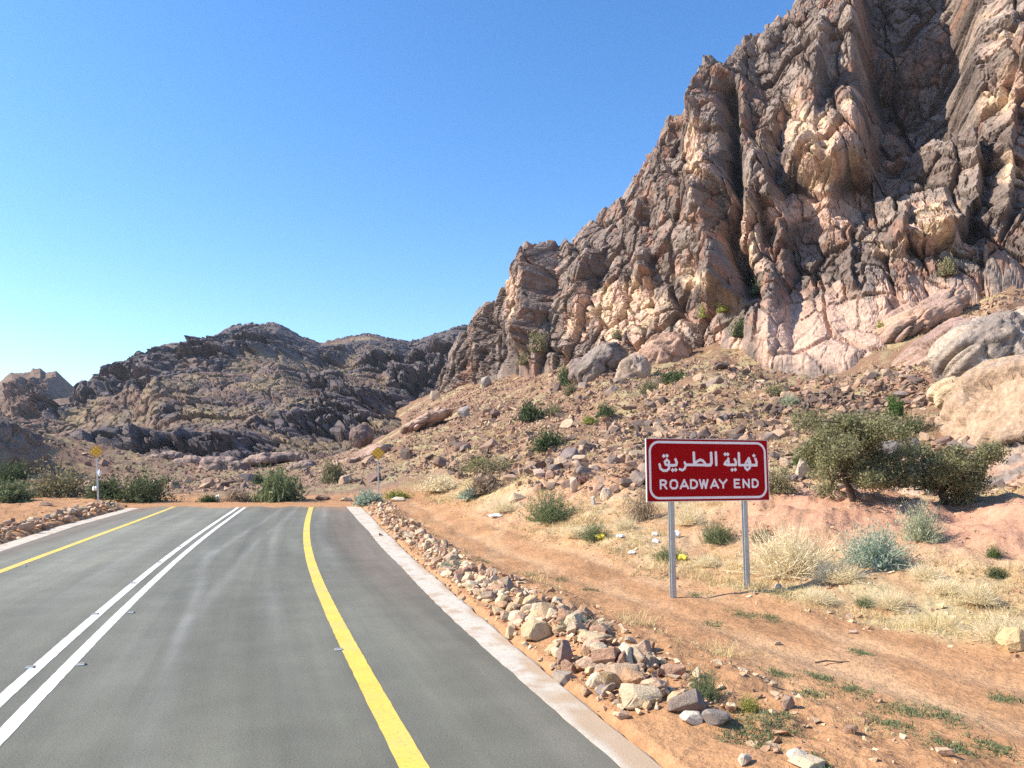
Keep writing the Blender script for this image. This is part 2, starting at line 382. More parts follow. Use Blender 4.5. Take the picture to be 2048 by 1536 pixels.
def swoop(pts, w, amp):
    x = np.interp(YY, [p[1] for p in pts], [p[0] for p in pts])
    return amp * np.exp(-((OO - x) / w) ** 2) * sstep(pts[0][1] - 2, pts[0][1] + 2, YY) * (1 - sstep(pts[-1][1] - 3, pts[-1][1] + 1, YY))
dust = swoop([(1.5, 7), (1.35, 14), (0.9, 22), (1.6, 31), (2.4, 43)], 0.13, 0.5) + swoop([(1.35, 12), (1.75, 18), (2.0, 25), (2.6, 33), (3.0, 42)], 0.12, 0.45) \
    + swoop([(2.9, 6), (2.7, 16), (2.6, 28), (2.9, 43)], 0.16, 0.25) + swoop([(0.9, 8), (0.7, 20), (0.7, 43)], 0.3, 0.25) + swoop([(4.3, 18), (4.3, 30), (4.5, 43)], 0.2, 0.4) \
    + swoop([(-1.2, 14), (-1.4, 43)], 0.35, 0.3) + swoop([(-2.6, 14), (-2.4, 43)], 0.3, 0.25)
dust = np.clip(1.5 * dust * (0.7 + 0.6 * fbm2(OO * 2, YY * 0.2, 3, 211)), 0, 1)
ac = lerp3(ac, np.array((0.22, 0.215, 0.19)), dust)
sh = np.clip(sstep(3.9, 5.4, np.abs(OO) + 0.3 * perlin2(OO, YY * 0.3, 221)) * sstep(10, 22, YY) + 0.3 * sstep(4.3, 5.4, np.abs(OO)), 0, 1)
ac = lerp3(ac, np.array((0.165, 0.13, 0.098)), sh * 0.75)
endd = sstep(ROAD_END - 5, ROAD_END, YY + 1.2 * perlin2(OO * 0.7, YY * 0.7, 231)) * (0.25 + 0.75 * sstep(3.5, 5.5, np.abs(OO)))
ac = lerp3(ac, DIRT * 0.75, endd * 0.55)
V = np.stack([XX, YY, ZZ], -1).reshape(-1, 3); nR, nC = XX.shape
F = grid_faces(nR, nC)
# skirt down the right, left and far edges so the slab has a real thickness
per = np.concatenate([np.arange(nR) * nC + nC - 1, (nR - 1) * nC + np.arange(nC - 2, -1, -1), np.arange(nR - 2, -1, -1) * nC])
Vs = V[per].copy(); Vs[:, 2] -= 0.12; b0 = len(V)
Fs = np.stack([per[:-1], per[1:], b0 + np.arange(1, len(per)), b0 + np.arange(len(per) - 1)], 1)
uvv = np.stack([OO, YY], -1).reshape(-1, 2)
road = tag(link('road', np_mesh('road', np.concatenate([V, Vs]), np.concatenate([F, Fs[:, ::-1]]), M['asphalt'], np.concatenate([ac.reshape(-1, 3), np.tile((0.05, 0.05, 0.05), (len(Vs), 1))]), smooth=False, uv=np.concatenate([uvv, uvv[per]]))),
           'grey two lane asphalt road ending in dirt', kind='structure')

def paint_mat(name, col):
    k = NB(name, 0.6, 0.35); c = k.coord('Object')
    w = k.noise(c, 22, 5, 0.7); w2 = k.noise(c, 1.6, 4, 0.6); f = k.noise(c, 120, 3, 0.7)
    cc = k.mix(k.ramp(w, [(0.55, 0.0), (0.70, 0.75)]), col, (0.20, 0.18, 0.14))
    cc = k.mix(k.ramp(k.noise(c, 0.7, 4, 0.65), [(0.45, 0.0), (0.75, 0.45)]), cc, (0.42, 0.36, 0.25))
    cc = k.mix(1.0, cc, k.ramp(w2, [(0.3, 0.86), (0.7, 1.05)]), 'MULTIPLY')
    cc = k.mix(1.0, cc, k.ramp(f, [(0.3, 0.85), (0.7, 1.08)]), 'MULTIPLY')
    return k.done(cc, k.bump(f, 0.3, 0.006))
M['white_paint'] = paint_mat('white_road_paint', (0.80, 0.79, 0.74)); M['yellow_paint'] = paint_mat('yellow_road_paint', (0.80, 0.55, 0.085))
def stripe(name, o0, o1, mat, y0=-14, y1=ROAD_END - 0.06):
    y = np.linspace(y0, y1, 420); j0 = 0.008 * perlin2(y * 5, y * 0 + o0, 301); j1 = 0.008 * perlin2(y * 5, y * 0 + o1, 302)
    a = np.stack([pos_of(o0 + j0, y), y, road_z(y) + 0.004], 1); b = np.stack([pos_of(o1 + j1, y), y, road_z(y) + 0.004], 1)
    V = np.concatenate([a, b]); i = np.arange(len(y) - 1)
    return link(name, np_mesh(name, V, np.stack([i, i + len(y), i + 1 + len(y), i + 1], 1), mat), road)
stripe('centre_line', -0.27, -0.11, M['white_paint']); stripe('centre_line', 0.09, 0.25, M['white_paint'])
stripe('edge_line', 3.60, 3.84, M['yellow_paint']); stripe('edge_line', -3.82, -3.60, M['yellow_paint'])

def concrete_mat():
    k = NB('concrete_edging', 0.9, 0.2); c = k.coord('Object')
    n = k.noise(c, 2.2, 5, 0.65); n2 = k.noise(c, 14, 5, 0.7); f = k.noise(c, 60, 3, 0.7)
    col = k.mix(k.ramp(n2, [(0.45, 0.0), (0.7, 0.55)]), (0.56, 0.51, 0.43), (0.43, 0.365, 0.285))
    col = k.mix(k.ramp(n, [(0.50, 0.0), (0.64, 0.85)]), col, (0.44, 0.32, 0.22))
    col = k.mix(k.attr(), col, (0.44, 0.32, 0.215))
    col = k.mix(1.0, col, k.ramp(f, [(0.3, 0.84), (0.7, 1.1)]), 'MULTIPLY')
    return k.done(col, k.bump(f, 0.35, 0.02))
M['concrete'] = concrete_mat()
def edging(name, inner, outer, label, y0, y1, dirty):
    y = np.linspace(y0, y1, 300); t = np.linspace(0, 1, 12)
    o = inner(y)[:, None] * (1 - t) + outer(y)[:, None] * t
    o[:, -1] += 0.05 * perlin2(y * 1.7, y * 0, 311) + 0.025 * perlin2(y * 7, y * 0, 312)
    yy = y[:, None] + 0 * t; z = road_z(yy) - 0.012 + 0.004 * perlin2(o * 4, yy * 2, 313)
    z[:, -1] -= 0.02
    X = pos_of(o, yy); V = np.stack([X, yy, z], -1).reshape(-1, 3); nr, nc = X.shape
    d = np.zeros(X.shape)
    if dirty:
        for cy, ww, lim in ((9.95, 0.5, 0.55), (8.7, 0.22, 0.05), (7.75, 0.35, 0.1), (7.0, 0.35, 0.2), (11.6, 0.4, 0.6), (13.6, 0.5, 0.7), (16.5, 0.6, 0.75), (20, 0.8, 0.7), (25, 0.9, 0.75), (31, 1.2, 0.7), (8.2, 0.12, 0.3), (6.4, 0.3, 0.0), (9.3, 0.1, 0.4)):
            d += np.exp(-((yy - cy - 0.15 * perlin2(o * 5, yy * 3, 314)) / ww) ** 2) * sstep(lim - 0.15, lim + 0.2, t[None] + 0 * yy)
        d = np.clip(d * 1.3, 0, 1)
    d = np.maximum(d, 0.7 * sstep(0.8, 1.0, t[None] + 0.25 * perlin2(yy * 3, o * 3, 315)))
    F = grid_faces(nr, nc)
    per = np.concatenate([np.arange(nr) * nc, np.arange(nr) * nc + nc - 1]); Vs = V[per].copy(); Vs[:, 2] -= 0.15; b0 = len(V); i = np.arange(nr - 1)
    Fs = np.concatenate([np.stack([per[:nr][:-1], b0 + i, b0 + i + 1, per[:nr][1:]], 1), np.stack([per[nr:][:-1], per[nr:][1:], b0 + nr + i + 1, b0 + nr + i], 1)])
    colr = np.repeat(np.concatenate([d.ravel(), np.ones(len(Vs))])[:, None], 3, 1)
    return tag(link(name, np_mesh(name, np.concatenate([V, Vs]), np.concatenate([F, Fs]), M['concrete'], colr)), label, kind='structure')
edging('concrete_edging', lambda y: r_asph(y) + 0.025, r_conc, 'pale concrete edging along the right side of the road', -14, ROAD_END, True)
edging('concrete_edging', lambda y: l_asph(y) - 0.02, l_conc, 'pale concrete edging along the left side of the road', -14, 41.5, False)

# ------------------------------------------------------------------ the cliff: a loft between its foot and its ridge, split into blocks
FOOT = [(820, 830, 228), (880, 800, 205), (960, 765, 176), (1010, 742, 162), (1060, 740, 146), (1180, 748, 126), (1300, 745, 110), (1400, 725, 99), (1480, 710, 87), (1545, 748, 75), (1660, 765, 69), (1770, 740, 67), (1870, 665, 71), (1975, 585, 73), (2060, 540, 72), (2200, 440, 74), (2500, 420, 66)]
RIDGE = [(840, 840, 245), (880, 748, 222), (925, 662, 208), (985, 612, 192), (1036, 520, 175), (1120, 488, 170), (1250, 388, 160), (1325, 275, 148), (1418, 188, 142), (1478, 108, 140), (1565, 48, 141), (1640, 0, 142), (1690, -90, 142), (1820, -170, 134), (1990, -230, 114), (2250, -300, 100), (2600, -350, 90)]
NU, NV, NB_ = 760, 400, 60
ku = np.array([p[0] for p in FOOT], float); uu = np.linspace(ku[0], ku[-1] - 60, NU)
def line3(L):
    P = np.array([at(*p) for p in L]); return np.stack([np.interp(uu, ku, P[:, i]) for i in range(3)], 1)
fo, ri = line3(FOOT), line3(RIDGE)
v = np.linspace(0, 1, NV)
ex = np.interp(uu, [1100, 1500, 1600, 2000], [1.25, 1.2, 0.80, 0.85])[None]
zf = v; ph_ = 3.0 * perlin2(uu * 0.012, uu * 0, 439)[None]; xf = v[:, None] ** ex - 0.05 * np.sin(2 * np.pi * 3.2 * v[:, None] + ph_) * (v * (1 - v) * 4)[:, None]
P = fo[None] + np.zeros((NV, 1, 1))
P = np.concatenate([(fo[None, :, :2] + (ri - fo)[None, :, :2] * xf[..., None]), (fo[None, :, 2:] + (ri - fo)[None, :, 2:] * zf[:, None, None])], -1)
# the back of the mountain behind the ridge
vb = np.linspace(0, 1, NB_ + 1)[1:]
back = ri[None] + np.stack([vb * 30, vb * 85, -vb ** 1.5 * 8 + vb * 3], 1)[:, None, :]
P = np.concatenate([P, back]); NVT = len(P); face_w = np.concatenate([np.ones(NV), (1 - vb) * 0.6])[:, None]
du = np.concatenate([[0], np.cumsum(np.linalg.norm(np.diff((fo + ri) / 2, axis=0)[:, :2], axis=1))])
SA = np.broadcast_to(du[None], P.shape[:2]); SZ = np.concatenate([np.broadcast_to(fo[:, 2] * 0 + 0, (NV, NU)) + (P[:NV, :, 2] - fo[None, :, 2]) * 1.0, (ri - fo)[None, :, 2] + vb[:, None] * 45])
px, py = proj(P[..., 0], P[..., 1], P[..., 2])
def edge(pts, J, wl, wr, fy=30):
    ys_ = np.array([p[1] for p in pts], float); xs_ = np.array([p[0] for p in pts], float)
    wob = 9 * perlin2(py * 0.03, py * 0 + J, 401) + 5 * perlin2(py * 0.09, py * 0 + J, 402)
    d = px - np.interp(py, ys_, xs_) - wob
    p = np.where(d < 0, np.clip(1 + d / wl, 0, 1) ** 1.3, np.clip(1 - d / wr, 0, 1))
    return J * p * sstep(ys_[0] - fy, ys_[0] + fy * 0.3, py) * (1 - sstep(ys_[-1] - fy * 0.3, ys_[-1] + fy, py))
D = edge([(1680, -400), (1700, 0), (1732, 150), (1722, 300), (1700, 350)], 10, 280, 45)
D += edge([(1428, 160), (1405, 250), (1410, 330), (1398, 370)], 11, 60, 65)
D += edge([(1085, 490), (1070, 600), (1062, 690)], 9, 55, 34)
D += edge([(1395, 390), (1415, 450), (1432, 520), (1445, 590)], 10, 120, 42)
D += edge([(1535, 290), (1545, 400), (1562, 450)], 5, 50, 26)
D += edge([(1640, 60), (1635, 340)], 4.5, 70, 22)
D += edge([(1290, 420), (1300, 560)], 4, 60, 20) + edge([(1190, 480), (1180, 620)], 3.5, 60, 18) + edge([(1345, 250), (1330, 380)], 4, 50, 22)
D += edge([(1800, 415), (1806, 515)], 4.5, 110, 12, 12) + edge([(1703, 450), (1706, 575)], 3, 55, 9, 12) + edge([(1940, 300), (1930, 400), (1900, 490)], 8, 130, 28)
D += edge([(1560, 470), (1570, 560)], 3.5, 35, 22) + edge([(1500, 60), (1480, 200)], 4, 60, 25)
D += edge([(985, 610), (975, 730)], 3.5, 40, 14) + edge([(930, 700), (925, 770)], 3, 30, 12) + edge([(2020, 200), (2000, 420)], 4, 70, 20) + edge([(2040, -100), (2035, 150)], 4, 60, 25)
gx = np.interp(py, [150, 250, 400, 480, 590], [1462, 1468, 1476, 1468, 1492]) + 6 * perlin2(py * 0.03, py * 0, 411)
D -= 11 * np.exp(-((px - gx) / 13) ** 2) * sstep(170, 240, py) * (1 - sstep(540, 600, py))
spur = np.interp(px, [1640, 1700, 1780, 1880, 1905, 1950], [365, 345, 318, 258, 262, 330]) + 10 * perlin2(px * 0.05, px * 0, 421)
rec = sstep(1700, 1760, px) * (1 - sstep(1925, 1962, px + 14 * perlin2(py * 0.02, py * 0, 431))) * sstep(6, -10, py - spur)
D -= 18 * rec
# blocks, slabs and joints
SA = P[..., 0] * 0.94 - P[..., 1] * 0.34 + 300; SZ = P[..., 2] + 0.25 * P[..., 1]
wx = SA + 0.5 * fbm2(SA * 0.09, SZ * 0.09, 3, 441); wz = SZ + 0.7 * fbm2(SA * 0.09 + 50, SZ * 0.09, 3, 451)
lean = wx
fa, ha, ea = facets(lean / 8.0, wz / 15, 461, 0.8, 0.07, 0.9)
wx2 = lean + 0.3 * fbm2(SA * 0.4, SZ * 0.4, 2, 471); wz2 = wz + 0.3 * fbm2(SA * 0.4 + 9, SZ * 0.4, 2, 481)
fb, hb, eb = facets(wx2 / 3.0, wz2 / 5.0, 491, 0.95, 0.10, 0.9)
fc, hc, ec = facets(wx2 / 1.25, wz2 / 2.0, 501, 1.1, 0.14, 0.9)
fd, hd, ed = facets(wx2 / 0.62, wz2 / 0.85, 511, 1.4, 0.2, 0.7)
rug = np.clip(1.0 + 0.5 * fbm2(SA * 0.03, SZ * 0.03, 2, 521), 0.75, 1.5)
smooth_slab = np.exp(-((((px - 1680) / 210) ** 2 + ((py - 680) / 100) ** 2) ** 2))
rug = rug * (1 - 0.75 * smooth_slab)
N = 2.2 * fa * (1 - 0.5 * smooth_slab) + 1.05 * fb * rug + 0.40 * fc * rug + 0.13 * fd * rug + 1.6 * fbm2(SA * 0.06, SZ * 0.05, 3, 531)
N *= np.concatenate([0.35 + 0.65 * sstep(0, 0.06, v), np.ones(NB_)])[:, None]
rf = np.concatenate([1 - 0.55 * sstep(0.9, 1.0, v), 0.45 + 0 * vb])[:, None]; N = N * rf
P[..., 0] += (-0.40 * D - 0.55 * N) * face_w; P[..., 1] += (-0.90 * D - 0.70 * N) * face_w; P[..., 2] += 0.16 * N * face_w
P[:NV, :, 2] -= 4.5 * (1 - sstep(0, 0.03, v))[:, None]      # the foot runs on below the scree
# broken skyline
sk = np.exp(-(np.abs(np.concatenate([v - 1, vb * 0.5])) / 0.05) ** 2)[:, None]
P[..., 2] += sk * (0.7 * fa + 0.8 * np.clip(fb, -0.6, 0.8) + 0.45 * fc)
C_DARK = np.array((0.172, 0.130, 0.110)); C_GREY = np.array((0.29, 0.228, 0.192)); C_TAN = np.array((0.58, 0.43, 0.29)); C_PINK = np.array((0.52, 0.35, 0.265)); C_RED = np.array((0.29, 0.175, 0.13))
px, py = proj(P[..., 0], P[..., 1], P[..., 2])
c = lerp3(np.broadcast_to(C_DARK, P.shape), C_GREY, sstep(0.25, 0.8, hb * 0.7 + 0.3 * hc))
c = lerp3(c, C_RED, sstep(0.66, 0.78, ha * 0.4 + hc * 0.6))
tan = 0.0 * px
for (x, y, sx, sy, w) in [(1640, 320, 70, 90, 0.9), (1870, 455, 60, 55, 1.0), (1250, 620, 110, 70, 0.85), (1390, 300, 22, 60, 1.1), (1500, 470, 35, 90, 0.8), (1600, 250, 60, 70, 0.5), (1160, 640, 40, 50, 0.6), (1390, 560, 40, 30, 0.8), (1020, 590, 15, 60, 0.7), (2000, 150, 60, 110, 0.6), (2030, 330, 40, 60, 0.5), (1860, 350, 40, 40, 0.2), (1760, 500, 40, 30, 0.6), (1700, 240, 25, 120, 0.5)]:
    tan = np.maximum(tan, w * np.exp(-(((px - x) / sx) ** 2 + ((py - y) / sy) ** 2)))
streak = fbm2(SA * 0.5, SZ * 0.12, 4, 541)
tan = sstep(0.28, 0.62, tan + 0.22 * streak + 0.35 * (hb - 0.5) + 0.12 * (hc - 0.5) + 0.04)
c = lerp3(c, lerp3(np.broadcast_to(C_TAN, P.shape), C_PINK, sstep(0.3, 0.8, hc)), tan)
pinkm = np.exp(-(((px - 1640) / 130) ** 2 + ((py - 420) / 45) ** 2)) + np.exp(-(((px - 1660) / 190) ** 2 + ((py - 670) / 95) ** 2)) + 0.8 * np.exp(-(((px - 1900) / 150) ** 2 + ((py - 600) / 60) ** 2)) + 0.6 * np.exp(-(((px - 1300) / 200) ** 2 + ((py - 690) / 40) ** 2))
c = lerp3(c, C_PINK * 1.02, sstep(0.4, 0.8, pinkm + 0.3 * streak))
c = lerp3(c, np.array((0.05, 0.042, 0.04)), (np.clip(1 - eb / 0.06, 0, 1) * 0.5))
cliff = tag(link('cliff', np_mesh('cliff', P.reshape(-1, 3), grid_faces(NVT, NU), M['cliff'], c.reshape(-1, 3))), 'towering dark brown rock cliff on the right with tan patches and deep clefts', kind='structure')
CLIFF_P = P

# ------------------------------------------------------------------ far hills behind the wadi
def hill(name, label, FOOT, RIDGE, NU, NV, seed, amp, cols, xpow=1.0, cell=16):
    ku = np.array([p[0] for p in RIDGE], float); uu = np.linspace(ku[0], ku[-1], NU)
    Pf = np.array([at(*p) for p in FOOT]); kf = np.array([p[0] for p in FOOT], float); Pr = np.array([at(*p) for p in RIDGE])
    fo = np.stack([np.interp(uu, kf, Pf[:, i]) for i in range(3)], 1); ri = np.stack([np.interp(uu, ku, Pr[:, i]) for i in range(3)], 1)
    v = np.linspace(0, 1, NV); vb = np.linspace(0, 1, 25)[1:]
    P = fo[None] + (ri - fo)[None] * np.stack([v, v, v ** xpow], 1)[:, None, :]
    P = np.concatenate([P, ri[None] + np.stack([vb * 0, vb * 160, -vb * 60], 1)[:, None, :]])
    SA = P[..., 0] + 0 * P[..., 1]; SZ = P[..., 1] * 0.55 + P[..., 2]
    wx = SA + 2.5 * fbm2(SA * 0.05, SZ * 0.05, 3, seed) + 0.3 * SZ; wz = SZ + 2.5 * fbm2(SA * 0.05 + 7, SZ * 0.05, 3, seed + 7)
    fa, ha, ea = facets(wx / (cell * 1.4), wz / cell, seed + 11, 1.3, 0.1, 0.5); fb, hb, eb = facets(wx / (cell * 0.42), wz / (cell * 0.5), seed + 13, 1.5, 0.10, 0.9); fc, hc, ec = facets(wx / (cell * 0.16), wz / (cell * 0.19), seed + 17, 1.5, 0.15, 0.9)
    big = fbm2(SA * 0.012, SZ * 0.012, 3, seed + 19)
    env = np.concatenate([sstep(0, 0.12, v), 0.5 + 0 * vb])[:, None]
    crag = sstep(-0.15, 0.35, big + 0.5 * fbm2(SA * 0.03, SZ * 0.03, 2, seed + 23))
    N = amp * (1.6 * big + 0.55 * fa * (0.3 + crag) + 0.30 * fb * (0.3 + crag) + 0.11 * fc * (0.5 + crag)) * env
    px0, py0 = proj(P[..., 0], P[..., 1], P[..., 2])
    edge_fade = 1 - 0.85 * np.concatenate([sstep(0.6, 1.0, v), np.ones(24)])[:, None]; N = N * edge_fade; edge_fade = 1
    P[..., 1] += -0.85 * N; P[..., 2] += 0.5 * N * edge_fade; P[..., 0] += -0.2 * N
    P[..., 2] += np.exp(-(np.abs(np.concatenate([v - 1, vb])) / 0.04) ** 2)[:, None] * amp * 0.055 * (fb + 0.6 * fa + 0.4 * fc)
    rockm = sstep(0.05, 0.4, crag * 0.6 + 0.25 * hb + 0.2 * (hc - 0.5) + 0.1 * fbm2(SA * 0.1, SZ * 0.15, 3, seed + 29))
    c = lerp3(lerp3(np.broadcast_to(cols[0], P.shape), cols[1], sstep(-0.3, 0.4, fbm2(SA * 0.06, SZ * 0.1, 4, seed + 31))), lerp3(np.broadcast_to(cols[2], P.shape), cols[3], hc), rockm)
    return tag(link(name, np_mesh(name, P.reshape(-1, 3), grid_faces(P.shape[0], NU), M['hill'], c.reshape(-1, 3))), label, kind='structure')
A3 = np.array
HCOL = [A3((0.19, 0.125, 0.095)), A3((0.25, 0.185, 0.115)), A3((0.098, 0.082, 0.086)), A3((0.165, 0.132, 0.125))]
hill('hill', 'dark rocky hills with a broad peak behind the end of the road',
     [(40, 948, 128), (300, 950, 116), (600, 948, 116), (760, 905, 150), (1200, 850, 230)],
     [(100, 800, 360), (150, 797, 360), (180, 776, 355), (215, 750, 350), (255, 740, 350), (300, 702, 345), (330, 690, 345), (372, 684, 350), (420, 676, 355), (470, 657, 365), (520, 650, 370), (560, 652, 370), (600, 672, 375), (640, 686, 380), (690, 676, 390), (740, 668, 395), (790, 680, 400), (822, 689, 405), (870, 670, 415), (910, 657, 420), (950, 655, 425), (985, 690, 430), (1150, 720, 440)],
     480, 300, 601, 9, HCOL, 1.12, 17)
hill('hill', 'far reddish rock butte with a notched top at the left edge',
     [(-400, 960, 280), (-100, 960, 280), (160, 955, 290), (300, 950, 300)],
     [(-420, 800, 480), (-250, 760, 480), (-120, 790, 480), (-40, 780, 480), (0, 762, 480), (22, 742, 480), (58, 742, 480), (62, 733, 480), (78, 733, 480), (82, 744, 480), (112, 742, 480), (130, 766, 480), (148, 796, 480), (200, 840, 480), (300, 880, 480)],
     260, 160, 701, 10, [A3((0.18, 0.112, 0.082)), A3((0.20, 0.135, 0.095)), A3((0.135, 0.085, 0.07)), A3((0.20, 0.125, 0.098))], 1.0, 22)
# ------------------------------------------------------------------ where a photo line of sight meets the ground
_YS = np.geomspace(5.5, 225, 1500)
def hit(px, py):
    d = ray(px, py); t = _YS / d[1]; X = d[0] * t; Z = d[2] * t + CAMH
    below = np.nonzero(Z < G(X, _YS))[0]
    i = below[0] if len(below) else int(np.argmin(np.abs(Z - G(X, _YS))))
    return float(X[i]), float(_YS[i]), g1(float(X[i]), float(_YS[i]))
from mathutils.bvhtree import BVHTree
_cs = CLIFF_P[::4, ::4]; CLIFF_T = BVHTree.FromPolygons([tuple(p) for p in _cs.reshape(-1, 3)], [tuple(int(i) for i in f) for f in grid_faces(*_cs.shape[:2])])
def hit_rock(px, py):
    """first thing met along the line of sight: scree or cliff"""
    x, y, z = hit(px, py); h = CLIFF_T.ray_cast(Vector((0, 0, CAMH)), Vector(ray(px, py)).normalized())
    return (*h[0], True) if h[0] is not None and h[0].y < y - 0.5 else (x, y, z, False)
def mpp(Y): return Y / FPX            # metres per photo pixel at distance Y

# ------------------------------------------------------------------ stones
def hull_stone(seed, n=15, sq=0.5, worn=0.0):
    rnd = random.Random(seed); bm = bmesh.new()
    for i in range(n):
        p = Vector((rnd.gauss(0, 1), rnd.gauss(0, 1), rnd.gauss(0, 1))).normalized()
        m = max(abs(p.x), abs(p.y), abs(p.z)); p = p * ((1 - sq) + sq / m) * rnd.uniform(0.82, 1.0)
        bm.verts.new(p)
    r = bmesh.ops.convex_hull(bm, input=bm.verts)
    for v in [v for v in bm.verts if not v.link_faces]: bm.verts.remove(v)
    if worn:
        bmesh.ops.dissolve_limit(bm, angle_limit=R(14), verts=bm.verts, edges=bm.edges)
        bmesh.ops.bevel(bm, geom=list(bm.edges), offset=worn, segments=1, affect='EDGES', clamp_overlap=True)
        bmesh.ops.triangulate(bm, faces=bm.faces)
        bmesh.ops.subdivide_edges(bm, edges=[e for e in bm.edges if e.calc_length() > 0.45], cuts=1)
        for v in bm.verts: v.co *= 1 + rnd.uniform(-0.035, 0.03)
    bmesh.ops.triangulate(bm, faces=bm.faces)
    bm.normal_update(); bm.verts.index_update()
    V = np.array([v.co[:] for v in bm.verts]); F = np.array([[v.index for v in f.verts] for f in bm.faces]); bm.free()
    return V, F
STV = [hull_stone(100 + i, 11 + i % 7, 0.3 + 0.08 * (i % 6)) for i in range(16)]
STR = [hull_stone(100 + i, 11 + i % 7, 0.3 + 0.08 * (i % 6), 0.07) for i in range(16)]
def rot_mats(n, rng, tilt=0.5):
    a = rng.uniform(0, 2 * np.pi, n); b = rng.normal(0, tilt, n); g = rng.normal(0, tilt, n)
    ca, sa, cb, sb, cg, sg = np.cos(a), np.sin(a), np.cos(b), np.sin(b), np.cos(g), np.sin(g)
    Z = np.zeros(n); O = np.ones(n)
    Rz = np.stack([ca, -sa, Z, sa, ca, Z, Z, Z, O], 1).reshape(-1, 3, 3); Rx = np.stack([O, Z, Z, Z, cb, -sb, Z, sb, cb], 1).reshape(-1, 3, 3); Ry = np.stack([cg, Z, sg, Z, O, Z, -sg, Z, cg], 1).reshape(-1, 3, 3)
    return Rz @ Rx @ Ry
def merge(name, variants, pos, scl, cols, mat, rng, tilt=0.5):
    n = len(pos); which = rng.integers(0, len(variants), n); Rm = rot_mats(n, rng, tilt)
    Vs, Fs, Cs, base = [], [], [], 0
    for k, (V, F) in enumerate(variants):
        s = np.nonzero(which == k)[0]
        if not len(s): continue
        W = np.einsum('nij,nvj->nvi', Rm[s], V[None] * scl[s][:, None, :]) + pos[s][:, None, :]
        Vs.append(W.reshape(-1, 3)); Fs.append((F[None] + (np.arange(len(s)) * len(V))[:, None, None] + base).reshape(-1, F.shape[1]))
        Cs.append(np.repeat(cols[s], len(V), 0)); base += W.shape[0] * W.shape[1]
    return np_mesh(name, np.concatenate(Vs), np.concatenate(Fs), mat, np.concatenate(Cs))
STONE_COLS = np.array([(0.58, 0.41, 0.25), (0.62, 0.46, 0.30), (0.44, 0.26, 0.165), (0.64, 0.50, 0.34), (0.40, 0.235, 0.15), (0.56, 0.40, 0.24), (0.42, 0.30, 0.21), (0.56, 0.37, 0.24)])
TALUS_COLS = np.array([(0.22, 0.14, 0.10), (0.32, 0.20, 0.14), (0.24, 0.175, 0.14), (0.39, 0.245, 0.165), (0.155, 0.11, 0.09), (0.46, 0.325, 0.22), (0.33, 0.205, 0.14), (0.42, 0.27, 0.18)])
_SM = {}
def stones(name, cat, group, zone, sizes, pal, stuff_name, stuff_label, pos, scl, nbig, cols, rng, tilt, variants):
    vis = scl.mean(1) / np.maximum(np.hypot(pos[:, 0], pos[:, 1]), 1)
    px, py = proj(pos[:, 0], pos[:, 1], pos[:, 2]); vis = np.where((px > -10) & (px < 2058) & (py < 1545), vis, 0)
    o = np.argsort(-vis); big, rest = o[:nbig], o[nbig:]; q = np.quantile(scl[big].mean(1), (0.4, 0.8))
    for i in big:
        word, _, mat = pal[int(rng.integers(0, len(pal)))]; kind = int(rng.integers(0, len(STV))); key = (name, word, kind)
        if key not in _SM: _SM[key] = np_mesh(name, *STR[kind], mat)
        s = link(name, _SM[key], None, pos[i]); s.scale = scl[i]; s.rotation_euler = (rng.normal(0, tilt), rng.normal(0, tilt), rng.uniform(0, 6.28))
        size = sizes[int(np.searchsorted(q, scl[i].mean()))]; flat = 'flat ' if scl[i][2] < 0.48 * scl[i][0] else ''
        tag(s, f'{size} {flat}{word} {cat} {zone(px[i], py[i], pos[i][1])}', cat, group)
    if len(rest):
        pick = rng.integers(0, len(cols), len(rest))
        if cat == 'boulder':        # weathered dark fields and fresher tan ones
            pn = fbm2(pos[rest][:, 0] * 0.12, pos[rest][:, 1] * 0.12, 2, 851); ordr = np.argsort(cols.sum(1)); pick = ordr[np.clip(((np.arange(len(rest)) % 97 / 97.0) * 0.75 + 0.22 - 0.55 * pn) * len(cols), 0, len(cols) - 1).astype(int)]
        me = merge(stuff_name, variants, pos[rest], scl[rest], cols[pick], M['stone_attr'], rng, tilt)
        tag(link(stuff_name, me), stuff_label, kind='stuff')
SMALL = [hull_stone(300 + i, 8, 0.5) for i in range(10)]
def zone_right(px, py, Y):
    return 'in the near stretch of the right bank' if Y < 10.5 else 'in the right bank left of the sign' if Y < 15 else 'in the right bank along the middle of the road' if Y < 24 else 'in the right bank near the end of the road'
def zone_left(px, py, Y): return 'in the near half of the left bank' if Y < 30 else 'in the far half of the left bank '
def zone_slope(px, py, Y):
    if px < 900: return 'on the far slope behind the right marker'
    if px < 1100: return 'on the slope below the left end of the cliff' if py < 860 else 'at the slope foot right of the right marker'
    if px < 1290: return 'on the slope by the tall tan fin' if py < 830 else 'on the slope just left of the sign'
    if px < 1540: return 'high above the sign below the cliff' if py < 780 else 'on the slope behind the sign'
    return 'on the slope beside the pink dome' if py < 780 else 'on the slope behind the acacias'
rng = np.random.default_rng(21)
